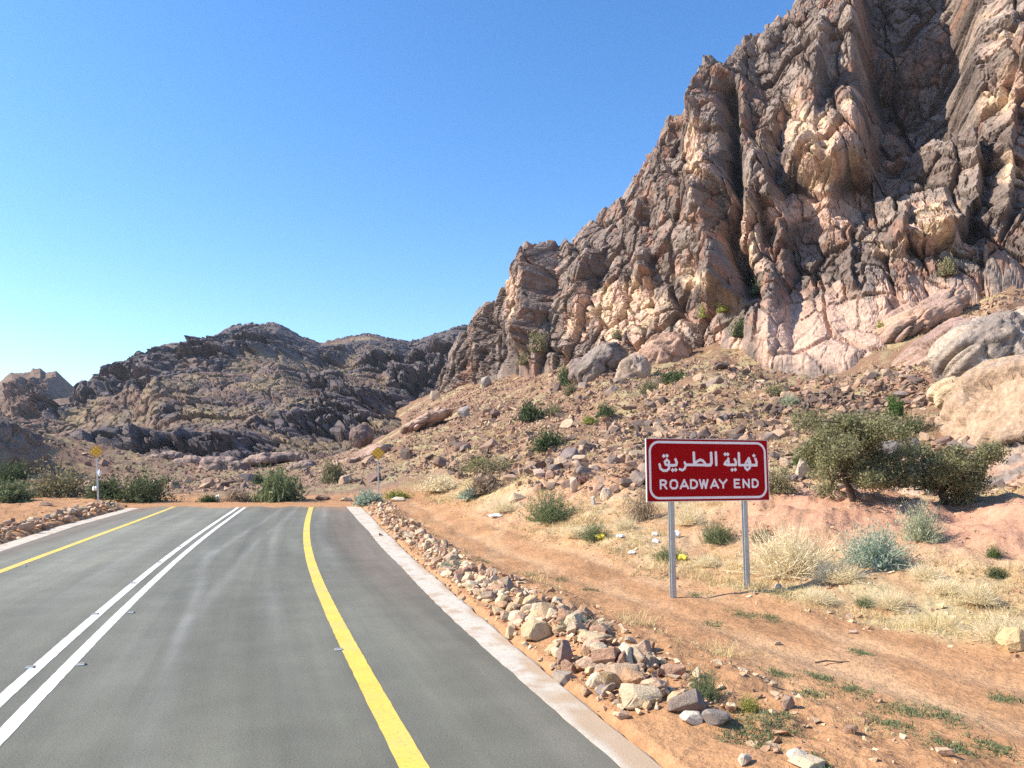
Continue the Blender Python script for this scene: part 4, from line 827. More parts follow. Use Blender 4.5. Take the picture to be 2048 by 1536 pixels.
for a_ in [
    (1105, 1045, 118, 62, 'green', 'wide dark green bush of fine stems beside the dirt track'),
    (1192, 1080, 60, 38, 'green', 'small pale green tussock shrub between the wide bush and the sign'),
    (1760, 1135, 140, 92, 'sage', 'rounded blue green shrub right of the red sign'),
    (1850, 1080, 90, 78, 'pale', 'pale grey green shrub leaning on the earth bank behind the blue green one'),
    (1590, 1150, 190, 100, 'dry', 'big mound of bleached straw coloured shrub right of the sign post'),
    (1612, 940, 70, 52, 'vivid', 'deep green leafy shrub behind the right top corner of the sign'),
    (1562, 990, 90, 62, 'olive', 'grey olive shrub at the right edge of the sign'),
    (1795, 842, 44, 50, 'vivid', 'bright green upright shrub among rocks above the acacias'),
    (1832, 868, 84, 40, 'dark', 'dark spreading shrub right of the bright green one'),
    (1757, 905, 44, 50, 'yellow', 'yellow green shrub behind the left acacia'),
    (1803, 878, 44, 24, 'yellow', 'low yellowish shrub under the dark spreading one'),
    (1935, 1012, 90, 80, 'olive', 'grey green shrub at the foot of the ribbed slab'),
    (1062, 845, 64, 40, 'dark', 'dark green bush in the middle of the slope left of the sign'),
    (1108, 832, 44, 22, 'olive', 'small grey bush just right of the dark mid slope bush'),
    (1100, 902, 80, 42, 'dark', 'low dark green bush stretched along the lower slope'),
    (1212, 832, 44, 28, 'dark', 'small green bush below the tall tan fin'),
    (1180, 850, 34, 16, 'yellow', 'tiny yellow green bush on the slope below the tan fin'),
    (1136, 770, 46, 42, 'dark', 'dark leafy bush beside the purple grey knob'),
    (1142, 790, 36, 26, 'olive', 'dull bush hanging just below the dark leafy one'),
    (1076, 702, 42, 44, 'olive', 'grey green bush in the cleft at the foot of the cliff pillar'),
    (1056, 728, 50, 30, 'olive', 'brownish bush below the cliff pillar'),
    (1300, 788, 46, 30, 'olive', 'grey bush right of the tall tan fin'),
    (1352, 764, 70, 30, 'dark', 'dark bush at the foot of the pink rib'),
    (1413, 634, 36, 28, 'yellow', 'small light green bush under the dark cleft, left one'),
    (1455, 622, 52, 26, 'yellow', 'wider light green bush under the dark cleft'),
    (1485, 672, 48, 42, 'dark', 'dark round bush at the left rim of the pink dome'),
    (1521, 586, 46, 28, 'dark', 'dark bush at the very foot of the great cliff'),
    (1237, 676, 32, 18, 'olive', 'tiny bush at the cliff foot above the grey wedge'),
    (1552, 795, 40, 30, 'olive', 'olive bush on the red slope above the sign'),
    (1582, 812, 40, 22, 'pale', 'pale bush on the red slope right above the sign'),
    (1508, 168, 16, 20, 'dark', 'tiny dark bush high on the cliff near its left skyline'),
    (1890, 245, 50, 24, 'olive', 'olive bush on the ledge in the dark recess of the cliff'),
    (1990, 420, 36, 26, 'dark', 'small dark bush on the cliff near the right edge'),
    (1896, 550, 46, 42, 'olive', 'grey bush high on the slope at the end of the pink ledge'),
    (1765, 660, 30, 20, 'yellow', 'light tuft right of the pink dome'),
    (1365, 850, 30, 14, 'yellow', 'little light tuft just above the left part of the sign'),
    (105, 993, 150, 72, 'olive', 'wide brown olive bush left of the left marker post'),
    (14, 1003, 80, 40, 'green', 'low light green bush at the left edge'),
    (14, 970, 70, 50, 'dark', 'dark bush at the left edge under the shaded hill'),
    (205, 998, 90, 44, 'dark', 'dark green shrub behind the left marker post'),
    (278, 1005, 140, 74, 'dark', 'large dark domed bush right of the left marker post'),
    (552, 1004, 90, 66, 'green', 'tall green bush at the end of the road beside the centre lines'),
    (515, 968, 28, 24, 'dark', 'small dark bush behind the tall green one'),
    (470, 1003, 76, 28, 'twig', 'thin greyish bush left of the tall green one'),
    (415, 1004, 44, 14, 'dark', 'low dark clump at the edge of the dirt in the middle'),
    (736, 1010, 56, 28, 'sage', 'light green shrub at the foot of the right marker post'),
    (792, 998, 60, 16, 'yellow', 'low yellow green clump right of the right marker post'),
    (985, 948, 170, 34, 'olive', 'long low olive thicket on the verge at the slope foot'),
    (958, 945, 56, 26, 'yellow', 'yellow green clump in front of the long olive thicket'),
    (972, 988, 90, 50, 'twig', 'bare brown thorny shrub among dry grass'),
    (880, 985, 90, 28, 'dry', 'pale dry clump at the far end of the dirt track'),
    (940, 1000, 46, 20, 'sage', 'small blue green clump beside the far dirt track'),
    (1288, 1042, 120, 92, 'twig', 'leafless twiggy shrub behind the left edge of the sign'),
    (1440, 1088, 74, 44, 'green', 'slanting grey green shrub between the sign posts'),
    (1382, 1050, 70, 36, 'dry', 'straw tuft under the left half of the sign'),
    (1412, 1402, 84, 58, 'green', 'round grey green shrub at the near end of the stone bank'),
    (1150, 1256, 62, 30, 'sage', 'little blue green shrub on top of the stone bank'),
    (1200, 1268, 74, 34, 'twig', 'dry brown shrub on the bank beside the little blue green one'),
    (2020, 1285, 120, 56, 'dry', 'dry bleached shrub at the right edge beside the golden boulder'),
    (1993, 1118, 40, 26, 'vivid', 'small dark green plant on the pink bank at the right'),
    (2000, 1160, 56, 26, 'dark', 'low green plant below the small dark green one'),
    (905, 1140, 60, 22, 'sage', 'small grey green plant on the far part of the stone bank'),
    (665, 966, 54, 48, 'olive', 'thin rounded bush standing alone before the long pink slab'),
    (1900, 1190, 80, 30, 'dry', 'straw tuft at the foot of the pink bank on the right'),
    (1690, 1165, 120, 40, 'dry', 'dry tuft in front of the blue green shrub'),
    (1640, 1205, 70, 26, 'dry', 'low straw tuft at the track edge below the bleached shrub'),
    (1790, 1215, 90, 34, 'dry', 'straw tuft at the track edge below the blue green shrub'),
    (1860, 1160, 70, 34, 'dry', 'yellowed tuft beside the right end of the blue green shrub'),
    (1965, 1215, 90, 36, 'dry', 'yellowed tuft above the dry shrub at the right edge'),
    (1340, 1120, 60, 26, 'green', 'low dull green plant at the foot of the left sign post'),
    (1250, 1060, 60, 30, 'dry', 'straw tuft left of the leafless twiggy shrub'),
    (1010, 1022, 80, 24, 'dry', 'straw tuft beside the far part of the dirt track'),
    (1150, 1075, 60, 22, 'dry', 'straw tuft in front of the wide dark green bush'),
    (1530, 1085, 60, 34, 'olive', 'grey olive plant right of the right sign post'),
    (1420, 1135, 60, 22, 'dry', 'straw tuft between the feet of the sign posts'),
    (1735, 1215, 40, 20, 'green', 'small green plant at the track edge right of the sign'),
    (1500, 1425, 60, 34, 'yellow', 'bright green grassy tuft right of the near shrub')]:
    shrub(*a_)

def tube(P0, radii, sides=7):
    P0 = np.asarray(P0, float); n = len(P0); V = []
    for i in range(n):
        d = P0[min(i + 1, n - 1)] - P0[max(i - 1, 0)]; d /= np.linalg.norm(d) + 1e-9
        a = np.cross(d, (0.3, 0.9, 0.2)); a /= np.linalg.norm(a); b = np.cross(d, a)
        for k in range(sides):
            t = 2 * np.pi * k / sides; V.append(P0[i] + radii[i] * (math.cos(t) * a + math.sin(t) * b))
    F = [[i * sides + k, i * sides + (k + 1) % sides, (i + 1) * sides + (k + 1) % sides, (i + 1) * sides + k] for i in range(n - 1) for k in range(sides)]
    return np.array(V), np.array(F)
def join(parts):
    Vs, Fs, b = [], [], 0
    for V, F in parts: Vs.append(V); Fs.append(F + b); b += len(V)
    return np.concatenate(Vs), np.concatenate(Fs)
M['bark'] = plain('acacia_bark', (0.085, 0.06, 0.045), 0.95, 0.1, 0, 0.4, 14, 0.6)
def acacia(px, py, w, h, label, seed, leafmat, nl=9):
    x, y, z = hit(px, py); k = mpp(y); W, H = w * k, h * k; rng = np.random.default_rng(seed)
    e = tag(empty('acacia_tree', (x, y, z - 0.03)), label, 'tree')
    parts, tips = [], []
    for i in range(nl):
        az = 2 * np.pi * i / nl + rng.normal(0, 0.3); rr_ = W * 0.5 * rng.uniform(0.35, 0.85); hh = H * rng.uniform(0.28, 0.95) * (1 - 0.25 * (rr_ / (W * 0.5)) ** 2)
        end = np.array((math.cos(az) * rr_, math.sin(az) * rr_ * 0.8, hh)); fork = np.array((-0.05 * W + rng.normal(0, 0.03), rng.normal(0, 0.03), H * 0.2))
        pts = [np.zeros(3), fork * 0.6 + rng.normal(0, 0.02, 3), fork] + [fork + (end - fork) * t + rng.normal(0, 0.05 * W * t * (1 - t) * 4, 3) for t in (0.33, 0.66, 1)]
        r0 = 0.022 * H
        parts.append(tube(pts, [r0 * 1.7, r0 * 1.3, r0 * 1.0, r0 * 0.7, r0 * 0.45, r0 * 0.2])); tips.append(end)
        for j in range(4):
            s0 = pts[3] + (pts[5] - pts[3]) * rng.uniform(0, 1); e2 = s0 + rng.normal(0, 1, 3) * np.array((0.16 * W, 0.14 * W, 0.10 * H)) + (0, 0, 0.04 * H)
            parts.append(tube([s0, (s0 + e2) / 2 + rng.normal(0, 0.03, 3), e2], [r0 * 0.4, r0 * 0.25, r0 * 0.1], 5)); tips.append(e2)
    V, F = join(parts); link('trunk', np_mesh('trunk', V, F, M['bark'], smooth=True), e)
    tips = np.array(tips); pts = []
    for c_ in tips:
        n = int(rng.uniform(110, 420)); d = rng.normal(0, 1, (n, 3)); d /= np.linalg.norm(d, axis=1)[:, None]
        rad = rng.uniform(0.25, 1, n)[:, None] ** 0.6; q = c_ + d * rad * np.array((0.13 * W, 0.13 * W, 0.12 * H)) * rng.uniform(0.7, 1.3); pts.append(q)
    pts = np.concatenate(pts); pts = pts[pts[:, 2] > 0.04 * H]
    V, F = leaves(rng, pts, 0.036, 2, 0.05, 2.2); Vt, Ft = leaves(rng, pts[::4], 0.011, 1, 0.08, 22)
    link('crown', np_mesh('crown', *join([(V, F), (Vt, Ft)]), LM[leafmat]), e)
    return e
acacia(1708, 1003, 230, 185, 'taller acacia with a crooked dark trunk behind the pink mound', 51, 'acacia', 11)
acacia(1893, 1008, 200, 150, 'wide shaggy acacia without visible trunk right of the round boulder', 54, 'acacia', 9)

# ------------------------------------------------------------------ dry grass and small weeds
rng = np.random.default_rng(61)
def blades(pos, hgt, wid, per, rng, lean=0.5, spread=0.05):
    n = len(pos) * per; p = np.repeat(pos, per, 0); h = np.repeat(hgt, per) * rng.uniform(0.5, 1.2, n); w = np.repeat(wid, per)
    p = p + np.stack([rng.normal(0, 1, n), rng.normal(0, 1, n), np.zeros(n)], 1) * (np.repeat(hgt, per) * spread * 6)[:, None]
    a = rng.uniform(0, 2 * np.pi, n); l = np.abs(rng.normal(0, lean, n)); d = np.stack([np.cos(a) * l, np.sin(a) * l, np.ones(n)], 1); d /= np.linalg.norm(d, axis=1)[:, None]
    s = np.stack([-np.sin(a), np.cos(a), np.zeros(n)], 1); a2 = rng.uniform(0, 2 * np.pi, n); s = np.stack([np.cos(a2), np.sin(a2), np.zeros(n)], 1)
    mid = p + d * (h * 0.55)[:, None]; tip = p + d * h[:, None] + np.stack([np.cos(a) * h * 0.25, np.sin(a) * h * 0.25, -h * 0.08], 1)
    V = np.stack([p - s * w[:, None], p + s * w[:, None], mid + s * w[:, None] * 0.7, mid - s * w[:, None] * 0.7, tip], 1).reshape(-1, 3); b = np.arange(n) * 5
    return V, [np.stack([b, b + 1, b + 2, b + 3], 1), np.stack([b + 3, b + 2, b + 4], 1)]
n = 110000; a = rng.uniform(R(-12), R(38), n); r_ = np.exp(rng.uniform(np.log(8), np.log(120), n)); X = r_ * np.sin(a); Y = r_ * np.cos(a); o = off_of(X, Y)
edge_o = np.interp(Y, [5, 10, 15, 20, 30, 44], [13.2, 12.6, 11.8, 11.5, 11.3, 10.1])
pm = np.exp(-(((X - 9.2) / 4.0) ** 2 + ((Y - 21.5) / 3.0) ** 2)) + np.exp(-(((X - 12.5) / 3.0) ** 2 + ((Y - 17.0) / 2.6) ** 2))
dens = sstep(-0.15, 0.45, fbm2(X * 0.35, Y * 0.35, 3, 901) + 0.3) * sstep(edge_o - 0.3, edge_o + 0.8, o) * (1 - np.clip(pm * 1.6, 0, 0.97))
dens = np.maximum(dens, 0.35 * np.exp(-((o - 8.3) / 0.4) ** 2) * sstep(0.0, 0.4, perlin2(X * 0.7, Y * 0.7, 911)))
dens *= np.where(r_ > 30, 0.75, 1.0)
dens *= sstep(-0.4, 0.25, perlin2(X * 1.6, Y * 1.6, 931) + 0.15); keep = rng.random(n) < dens; X, Y, r_ = X[keep], Y[keep], r_[keep]
hg = rng.uniform(0.08, 0.28, len(X)) * (0.8 + 0.4 * sstep(20, 60, r_)); wd = np.maximum(0.0022, r_ * 0.00032)
hg *= 0.55 + 0.9 * sstep(-0.2, 0.5, perlin2(X * 1.1, Y * 1.1, 921)); V, F = blades(np.stack([X, Y, G(X, Y) - 0.01], 1), hg, wd, 7, rng, 0.8)
tag(link('dry_grass', np_mesh('dry_grass', V, F, LM['grass'])), 'bleached dry grass on the verge and lower slope', kind='stuff')
# green weeds hugging the track
spots = [(1490, 1230, 60), (1545, 1238, 40), (1425, 1250, 30), (1180, 1180, 26), (1060, 1150, 30), (1120, 1160, 30), (1400, 1192, 40), (1330, 1155, 40), (1290, 1145, 40), (1640, 1355, 34), (1720, 1307, 30), (1700, 1380, 60), (1800, 1420, 60), (1880, 1430, 70), (1480, 1460, 90), (1560, 1440, 70), (1520, 1480, 70), (1640, 1535, 60), (1780, 1450, 60), (1230, 1102, 24), (1100, 1080, 50), (1060, 1072, 40), (2010, 1400, 40), (1560, 1190, 50), (1900, 1495, 60), (1990, 1500, 50), (1620, 1390, 40), (1560, 1350, 40), (1120, 1240, 20), (1250, 1330, 26), (960, 1120, 30)]
pp, hh = [], []
for (x_, y_, w_) in spots:
    gx_, gy_, gz_ = hit(x_, y_); k = mpp(gy_) * w_; m_ = int(16 + w_ * 0.8)
    q = rng.normal(0, 1, (m_, 2)) * np.array((k * 0.32, k * 0.5)); pp.append(np.stack([gx_ + q[:, 0], gy_ + q[:, 1]], 1)); hh.append(np.full(m_, 0.05))
pp = np.concatenate(pp); hh = np.concatenate(hh) * rng.uniform(0.6, 1.3, len(pp))
V, F = blades(np.stack([pp[:, 0], pp[:, 1], G(pp[:, 0], pp[:, 1])], 1), hh, np.full(len(pp), 0.006), 6, rng, 1.4, 0.12)
tag(link('weeds', np_mesh('weeds', V, F, LM['green'])), 'sparse low green weeds on the dirt track', kind='stuff')

# ------------------------------------------------------------------ litter on the verge
def crumple(px, py, w, h, label, mat, seed, name='plastic_bag', cat='litter'):
    x, y, z = hit(px, py); k = mpp(y); bm = bmesh.new(); bmesh.ops.create_icosphere(bm, subdivisions=3, radius=1)
    rnd = random.Random(seed); ph = [rnd.uniform(0, 9) for _ in range(6)]
    for v_ in bm.verts:
        q = v_.co.copy(); f = 1 + 0.22 * math.sin(5 * q.x + ph[0] + 3 * q.y) + 0.18 * math.sin(7 * q.y + ph[1] - 4 * q.z) + 0.14 * abs(math.sin(9 * q.z + ph[2] + 5 * q.x))
        v_.co = q * f
    me = bpy.data.meshes.new(name); bm.to_mesh(me); bm.free(); me.materials.append(mat)
    o_ = link(name, me, None, (x, y, z + h * k * 0.35)); o_.scale = (w * k * 0.45, w * k * 0.4, h * k * 0.42); return tag(o_, label, cat)
M['bag_white'] = plain('white_plastic', (0.82, 0.82, 0.80), 0.45, 0.4, 0, 0.05); M['bag_yellow'] = plain('yellow_plastic', (0.80, 0.62, 0.04), 0.45, 0.4, 0, 0.05)
crumple(1352, 1075, 16, 16, 'white crumpled plastic lump right of the left sign post', M['bag_white'], 1)
crumple(1310, 1072, 12, 9, 'small white litter scrap left of the left sign post, upper one', M['bag_white'], 2)
crumple(1312, 1086, 15, 9, 'white litter scrap left of the left sign post, lower one', M['bag_white'], 3)
crumple(1365, 1120, 18, 13, 'bright yellow plastic bag between the sign posts', M['bag_yellow'], 4)
crumple(1201, 1078, 16, 11, 'yellow litter at the foot of the small tussock shrub', M['bag_yellow'], 5)
crumple(992, 1034, 24, 8, 'white litter strip at the edge of the far dirt track', M['bag_white'], 6)
crumple(1240, 1076, 14, 7, 'white scrap on the stones left of the sign', M['bag_white'], 7)
crumple(1264, 1108, 14, 8, 'white scrap near the dirt track left of the sign', M['bag_white'], 8)
crumple(1580, 1140, 20, 11, 'white plastic lump at the foot of the bleached shrub', M['bag_white'], 9)
crumple(435, 1002, 7, 14, 'white plastic bag caught in the scrub beyond the road end', M['bag_white'], 10)

# ------------------------------------------------------------------ lettering by distance field, cut into a flat mesh
def seg_d(U, Vv, a, b, aspect=1.0):
    ax, ay = a; bx, by = b; dx, dy = bx - ax, by - ay; L = dx * dx + dy * dy + 1e-12
    t = np.clip(((U - ax) * dx + (Vv - ay) * dy) / L, 0, 1); return np.hypot(U - ax - t * dx, Vv - ay - t * dy)
def flat_d(U, Vv, a, b, w):
    ax, ay = a; bx, by = b; L = math.hypot(bx - ax, by - ay); ux, uy = (bx - ax) / L, (by - ay) / L
    s = (U - ax) * ux + (Vv - ay) * uy; t = -(U - ax) * uy + (Vv - ay) * ux
    return np.maximum(np.abs(s - L / 2) - L / 2, np.abs(t) - w)
def field_mesh(name, d, us, vs, y):
    Vt, F4, F3, idx = [], [], {}, {}
    polys = []
    ny, nx = d.shape
    def vert(p):
        key = (round(p[0], 5), round(p[1], 5))
        if key not in idx: idx[key] = len(Vt); Vt.append((p[0], y, p[1]))
        return idx[key]
    ins = d < 0
    for j in range(ny - 1):
        for i in range(nx - 1):
            q = [(i, j), (i + 1, j), (i + 1, j + 1), (i, j + 1)]; fl = [ins[b, a] for a, b in q]
            if not any(fl): continue
            out = []
            for k in range(4):
                (a, b), (a2, b2) = q[k], q[(k + 1) % 4]
                if fl[k]: out.append((us[a], vs[b]))
                if fl[k] != fl[(k + 1) % 4]:
                    t = d[b, a] / (d[b, a] - d[b2, a2]); out.append((us[a] + (us[a2] - us[a]) * t, vs[b] + (vs[b2] - vs[b]) * t))
            f = []
            for p in out:
                vi = vert(p)
                if not f or (vi != f[-1] and vi != f[0]): f.append(vi)
            if len(f) > 2: polys.append(f)
    me = bpy.data.meshes.new(name); me.from_pydata(Vt, [], polys); me.update(); return me
BW, BH = 2.74, 1.13                     # white border, centre line
def m_of(x, y):                         # sketch coordinates -> metres on the board
    xl = 24 + 0.025 * y; xr = 1996 + 0.02 * y; yt = 42 - 0.009 * x; yb = 992 - 0.0225 * x
    return ((x - xl) / (xr - xl) - 0.5) * BW, (0.5 - (y - yt) / (yb - yt)) * BH
ARAB = [([(1135, 200), (1142, 410)], 21), ([(1053, 210), (1060, 375), (1040, 416), (960, 418)], 22), ([(758, 210), (766, 405)], 21),
        ([(766, 408), (800, 368), (865, 328), (915, 345), (948, 388), (935, 416)], 19), ([(1040, 418), (640, 418)], 19), ([(604, 378), (625, 425), (605, 485), (565, 512), (522, 494)], 18),
        ([(452, 330), (474, 380), (464, 424), (420, 432), (345, 432)], 20), ([(345, 432), (345, 372), (310, 336), (276, 372), (290, 420), (345, 432)], 18), ([(346, 432), (344, 488), (308, 522), (250, 524), (204, 488), (190, 420)], 19),
        ([(1830, 295), (1848, 350), (1846, 400), (1750, 406)], 20), ([(1850, 408), (1545, 408)], 18), ([(1712, 285), (1668, 350), (1640, 405)], 17), ([(1712, 285), (1738, 352), (1740, 405)], 18), ([(1712, 330), (1700, 400)], 14),
        ([(1640, 405), (1650, 460), (1682, 490), (1722, 458), (1742, 405)], 18), ([(1535, 205), (1542, 408)], 21), ([(1462, 310), (1486, 360), (1480, 404), (1330, 408)], 20), ([(1350, 300), (1357, 360), (1346, 404)], 19), ([(1348, 318), (1310, 352), (1282, 398), (1345, 406)], 17)]
DOTS = [(405, 512), (455, 506), (258, 276), (312, 271), (1803, 240), (1415, 492), (1470, 486), (1297, 226), (1342, 226)]
us = np.arange(-BW / 2 - 0.05, BW / 2 + 0.05, 0.0085); vs = np.arange(-BH / 2 - 0.05, BH / 2 + 0.05, 0.0085); U, Vv = np.meshgrid(us, vs)
SCL = BW / 1975
dA = np.full(U.shape, 9.0)
for pts, w in ARAB:
    q = [m_of(*p) for p in pts]
    for a_, b_ in zip(q[:-1], q[1:]): dA = np.minimum(dA, seg_d(U, Vv, a_, b_) - w * SCL)
for p in DOTS:
    a_ = m_of(*p); dA = np.minimum(dA, (np.abs(U - a_[0]) + np.abs(Vv - a_[1])) * 0.75 - 24 * SCL)
GL = {'R': [((0, 0), (0, 1)), ((0, 1), (.6, 1)), ((.6, 1), (.88, .86)), ((.88, .86), (.88, .64)), ((.88, .64), (.6, .48)), ((.6, .48), (0, .48)), ((.5, .48), (.95, 0))],
      'O': [((.25, 0), (.75, 0)), ((.75, 0), (1, .25)), ((1, .25), (1, .75)), ((1, .75), (.75, 1)), ((.75, 1), (.25, 1)), ((.25, 1), (0, .75)), ((0, .75), (0, .25)), ((0, .25), (.25, 0))],
      'A': [((0, 0), (.5, 1)), ((.5, 1), (1, 0)), ((.2, .27), (.8, .27))], 'D': [((0, 0), (0, 1)), ((0, 1), (.55, 1)), ((.55, 1), (.95, .72)), ((.95, .72), (.95, .28)), ((.95, .28), (.55, 0)), ((.55, 0), (0, 0))],
      'W': [((0, 1), (.25, 0)), ((.25, 0), (.5, .95)), ((.5, .95), (.75, 0)), ((.75, 0), (1, 1))], 'Y': [((0, 1), (.5, .45)), ((1, 1), (.5, .45)), ((.5, .45), (.5, 0))],
      'E': [((0, 0), (0, 1)), ((0, 1), (.9, 1)), ((0, .51), (.75, .51)), ((0, 0), (.95, 0))], 'N': [((0, 0), (0, 1)), ((0, 1), (1, 0)), ((1, 0), (1, 1))]}
dL = np.full(U.shape, 9.0); hw = 0.0205
for ch, x0, x1 in [('R', 195, 322), ('O', 357, 493), ('A', 522, 674), ('D', 695, 830), ('W', 845, 1005), ('A', 1032, 1184), ('Y', 1182, 1330), ('E', 1442, 1560), ('N', 1596, 1720), ('D', 1758, 1884)]:
    a0, b0_ = m_of(x0, 850 - 0.03 * x0); a1, b1 = m_of(x1, 676 - 0.022 * x1)
    for (p, q) in GL[ch]:
        P0 = (a0 + hw + p[0] * (a1 - a0 - 2 * hw), b0_ + hw + p[1] * (b1 - b0_ - 2 * hw)); P1 = (a0 + hw + q[0] * (a1 - a0 - 2 * hw), b0_ + hw + q[1] * (b1 - b0_ - 2 * hw))
        L_ = math.hypot(P1[0] - P0[0], P1[1] - P0[1]); ex = hw * 0.9 / L_; P0e = (P0[0] - (P1[0] - P0[0]) * ex, P0[1] - (P1[1] - P0[1]) * ex); P1e = (P1[0] + (P1[0] - P0[0]) * ex, P1[1] + (P1[1] - P0[1]) * ex)
        dL = np.minimum(dL, flat_d(U, Vv, P0e, P1e, hw) if ch in 'ENWAY' else np.minimum(seg_d(U, Vv, P0, P1) - hw, 9))
rb = 0.2; qx = np.abs(U) - (BW / 2 - rb); qy = np.abs(Vv) - (BH / 2 - rb)
dB = np.abs(np.hypot(np.maximum(qx, 0), np.maximum(qy, 0)) + np.minimum(np.maximum(qx, qy), 0) - rb) - 0.024

def box(name, size, loc, mat, parent, bev=0.0, rot=None):
    bm = bmesh.new(); bmesh.ops.create_cube(bm, size=1)
    for v_ in bm.verts: v_.co = Vector((v_.co.x * size[0], v_.co.y * size[1], v_.co.z * size[2]))
    if bev: bmesh.ops.bevel(bm, geom=list(bm.edges), offset=bev, segments=2, affect='EDGES')
    me = bpy.data.meshes.new(name); bm.to_mesh(me); bm.free(); me.materials.append(mat)
    o_ = link(name, me, parent, loc)
    if rot: o_.rotation_euler = rot
    return o_
M['sign_red'] = plain('red_sign_sheeting', (0.34, 0.002, 0.004), 0.7, 0.1, 0, 0.06, 3); M['sign_white'] = plain('white_sign_sheeting', (0.86, 0.80, 0.79), 0.4, 0.5, 0, 0.05, 5)
M['alu'] = plain('aluminium_edge', (0.72, 0.70, 0.68), 0.4, 0.5, 0.3, 0.06, 9); M['galv'] = plain('galvanised_steel', (0.42, 0.44, 0.45), 0.45, 0.5, 0.55, 0.16, 12)
def hprofile(name, w, d, h, t, parent, loc, mat):
    s = [(-w/2, -d/2), (w/2, -d/2), (w/2, -d/2+t), (t/2, -d/2+t), (t/2, d/2-t), (w/2, d/2-t), (w/2, d/2), (-w/2, d/2), (-w/2, d/2-t), (-t/2, d/2-t), (-t/2, -d/2+t), (-w/2, -d/2+t)]
    V = [(x, y, z) for z in (0, h) for x, y in s]; n_ = len(s)
    F = [[i, (i + 1) % n_, n_ + (i + 1) % n_, n_ + i] for i in range(n_)] + [list(range(n_, 2 * n_))]
    me = bpy.data.meshes.new(name); me.from_pydata(V, [], F); me.update(); me.materials.append(mat); return link(name, me, parent, loc)
ANG = R(18)
sx, sy = 2.71 + 1.44 * math.cos(ANG), 15.2 + 1.44 * math.sin(ANG)
sgz = g1(sx, sy)
sign = tag(empty('road_sign', (sx, sy, sgz), ANG), 'red rectangular sign with white Arabic and English lettering on two steel posts', 'road sign')
PZ = 1.88 + 0.63 - sgz
box('panel', (2.88, 0.03, 1.26), (0, 0, PZ), M['sign_red'], sign, 0.004)
for (sz, lc) in (((2.90, 0.034, 0.012), (0, 0.004, PZ + 0.634)), ((2.90, 0.034, 0.012), (0, 0.004, PZ - 0.634)), ((0.014, 0.034, 1.256), (-1.446, 0.004, PZ)), ((0.014, 0.034, 1.256), (1.446, 0.004, PZ))):
    box('edge_trim', sz, lc, M['alu'], sign)
cA = m_of(1215, 300)[0]; cL = m_of(1385, 760)[0]
for nm, d_ in (('border', dB), ('arabic_word', np.where(U < cA, dA, 9)), ('arabic_word', np.where(U >= cA, dA, 9)), ('english_word', np.where(U < cL, dL, 9)), ('english_word', np.where(U >= cL, dL, 9))):
    me = field_mesh(nm, d_, us, vs, -0.018); me.materials.append(M['sign_white']); link(nm, me, sign, (0, 0, PZ))
for t in (-0.86, 0.88): hprofile('post', 0.10, 0.09, PZ + 0.5 + 0.25, 0.016, sign, (t, 0.075, -0.25), M['galv'])
for dz in (-0.35, 0.35): box('rail', (2.6, 0.03, 0.06), (0, 0.03, PZ + dz), M['galv'], sign)

# ------------------------------------------------------------------ diamond end-of-road markers
M['marker'] = plain('amber_marker_sheeting', (0.62, 0.30, 0.02), 0.45, 0.5, 0, 0.12, 8); M['reflector'] = plain('yellow_reflector', (0.78, 0.50, 0.03), 0.25, 0.6, 0, 0.1, 20); M['post_white'] = plain('pale_post_paint', (0.60, 0.60, 0.58), 0.5, 0.4, 0.2, 0.12, 10)
def marker(px, py, top, lean, label, Y):
    x, _, z0 = at(px, py, Y); z = g1(x, Y); k = mpp(Y); H = (py - top) * k
    e = tag(empty('end_marker', (x, Y, z), R(15)), label, 'road sign'); e.rotation_euler = (0, lean, R(15))
    hd = 13.5 * k; zc = H - hd
    box('post', (0.085, 0.06, H - hd * 0.6 + 0.3), (0, 0.035, (H - hd * 0.6 - 0.3) / 2), M['post_white'], e, 0.008)
    box('panel', (hd * 1.38, 0.012, hd * 1.38), (0, -0.003, zc), M['marker'], e, 0.003, (0, math.pi / 4, 0))
    for i in range(3):
        for j in range(3):
            u_ = (i - 1) * hd * 0.42; w_ = (j - 1) * hd * 0.42; bm = bmesh.new(); bmesh.ops.create_cone(bm, cap_ends=True, segments=14, radius1=hd * 0.17, radius2=hd * 0.12, depth=0.014)
            me = bpy.data.meshes.new('reflector'); bm.to_mesh(me); bm.free(); me.materials.append(M['reflector'])
            o_ = link('reflector', me, e, ((u_ - w_) * 0.7071, -0.015, zc + (u_ + w_) * 0.7071)); o_.rotation_euler = (math.pi / 2, 0, 0)
    return e, H
mk, H = marker(196, 1018, 897, -0.09, 'amber diamond marker on a leaning post left of the road end', 40.5)
crumple(187, 985, 6, 6, 'white plastic scrap caught on the left marker post', M['bag_white'], 12).location = (mk.location.x - 0.17, 40.35, mk.location.z + 0.92)
crumple(192, 950, 3, 5, 'tiny white tag hanging on the left marker post', M['bag_white'], 13).location = (mk.location.x + 0.02, 40.38, mk.location.z + 1.75)
marker(758, 1003, 892, -0.04, 'amber diamond marker on a straight post right of the road end', 46)

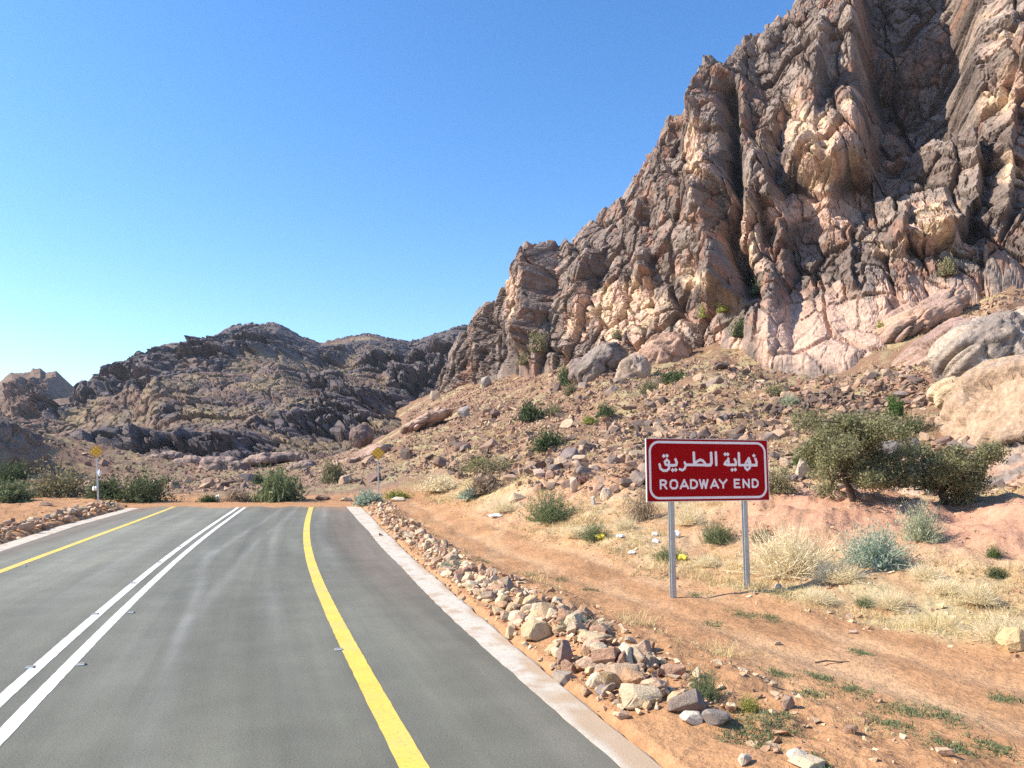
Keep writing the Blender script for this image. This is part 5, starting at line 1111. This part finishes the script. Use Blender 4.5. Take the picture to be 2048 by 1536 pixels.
# ------------------------------------------------------------------ road studs
M['stud'] = plain('stud_grey_resin', (0.30, 0.29, 0.26), 0.5, 0.4); M['stud_lens'] = plain('stud_lens', (0.75, 0.74, 0.68), 0.2, 0.6)
def stud(px, py, label):
    d = ray(px, py); t = -CAMH / d[2]
    for _ in range(20): t = (float(road_z(d[1] * t)) - CAMH) / d[2]
    x, y = d[0] * t, d[1] * t; e = tag(empty('road_stud', (x, y, float(road_z(y)) + 0.001), R(17)), label, 'road stud', 'road studs along the painted lines')
    bm = bmesh.new(); bmesh.ops.create_cube(bm, size=1)
    for v_ in bm.verts: s_ = 0.62 if v_.co.z > 0 else 1.0; v_.co = Vector((v_.co.x * 0.115 * (0.85 if v_.co.z > 0 else 1), v_.co.y * 0.10 * s_, (v_.co.z + 0.5) * 0.024))
    bmesh.ops.bevel(bm, geom=list(bm.edges), offset=0.004, segments=2, affect='EDGES')
    me = bpy.data.meshes.new('housing'); bm.to_mesh(me); bm.free(); me.materials.append(M['stud']); link('housing', me, e)
    box('lens', (0.085, 0.004, 0.012), (0, -0.043, 0.012), M['stud_lens'], e, 0, (R(-38), 0, 0))
for a_ in [(60, 1336, 'road stud nearest the viewer left of the white centre lines'), (162, 1330, 'road stud nearest the viewer right of the white centre lines'), (190, 1229, 'second road stud left of the white centre lines'), (262, 1226, 'second road stud right of the white centre lines'),
           (265, 1167, 'third road stud left of the white centre lines'), (318, 1125, 'fourth road stud left of the white centre lines'), (358, 1094, 'fifth road stud left of the white centre lines'), (677, 1300, 'pale road stud inside the right yellow line'), (48, 1133, 'road stud beside the left yellow line')]:
    stud(*a_)
# a dry stick lying on the track
x, y, z = hit(1664, 1331); V, F = tube([(x - 0.22, y, z + 0.03), (x - 0.05, y + 0.05, z + 0.045), (x + 0.12, y + 0.02, z + 0.035), (x + 0.26, y + 0.06, z + 0.03)], [0.012, 0.012, 0.01, 0.006])
tag(link('stick', np_mesh('stick', V, F, LM['wood'])), 'dry dark stick lying across the dirt track', 'stick')

# ------------------------------------------------------------------ thin desert haze in the air
hz = NB('thin_haze'); hz.n.remove(hz.b); pv = hz.node('ShaderNodeVolumePrincipled')
pv.inputs['Color'].default_value = (0.80, 0.88, 1.0, 1); pv.inputs['Density'].default_value = 0.00012; pv.inputs['Anisotropy'].default_value = 0.2
hz.lk(pv.outputs[0], hz.n['Material Output'].inputs['Volume'])
hb = box('haze', (2100, 2100, 190), (0, 0, 87), hz.m, None); tag(hb, 'thin blue desert haze', kind='stuff')
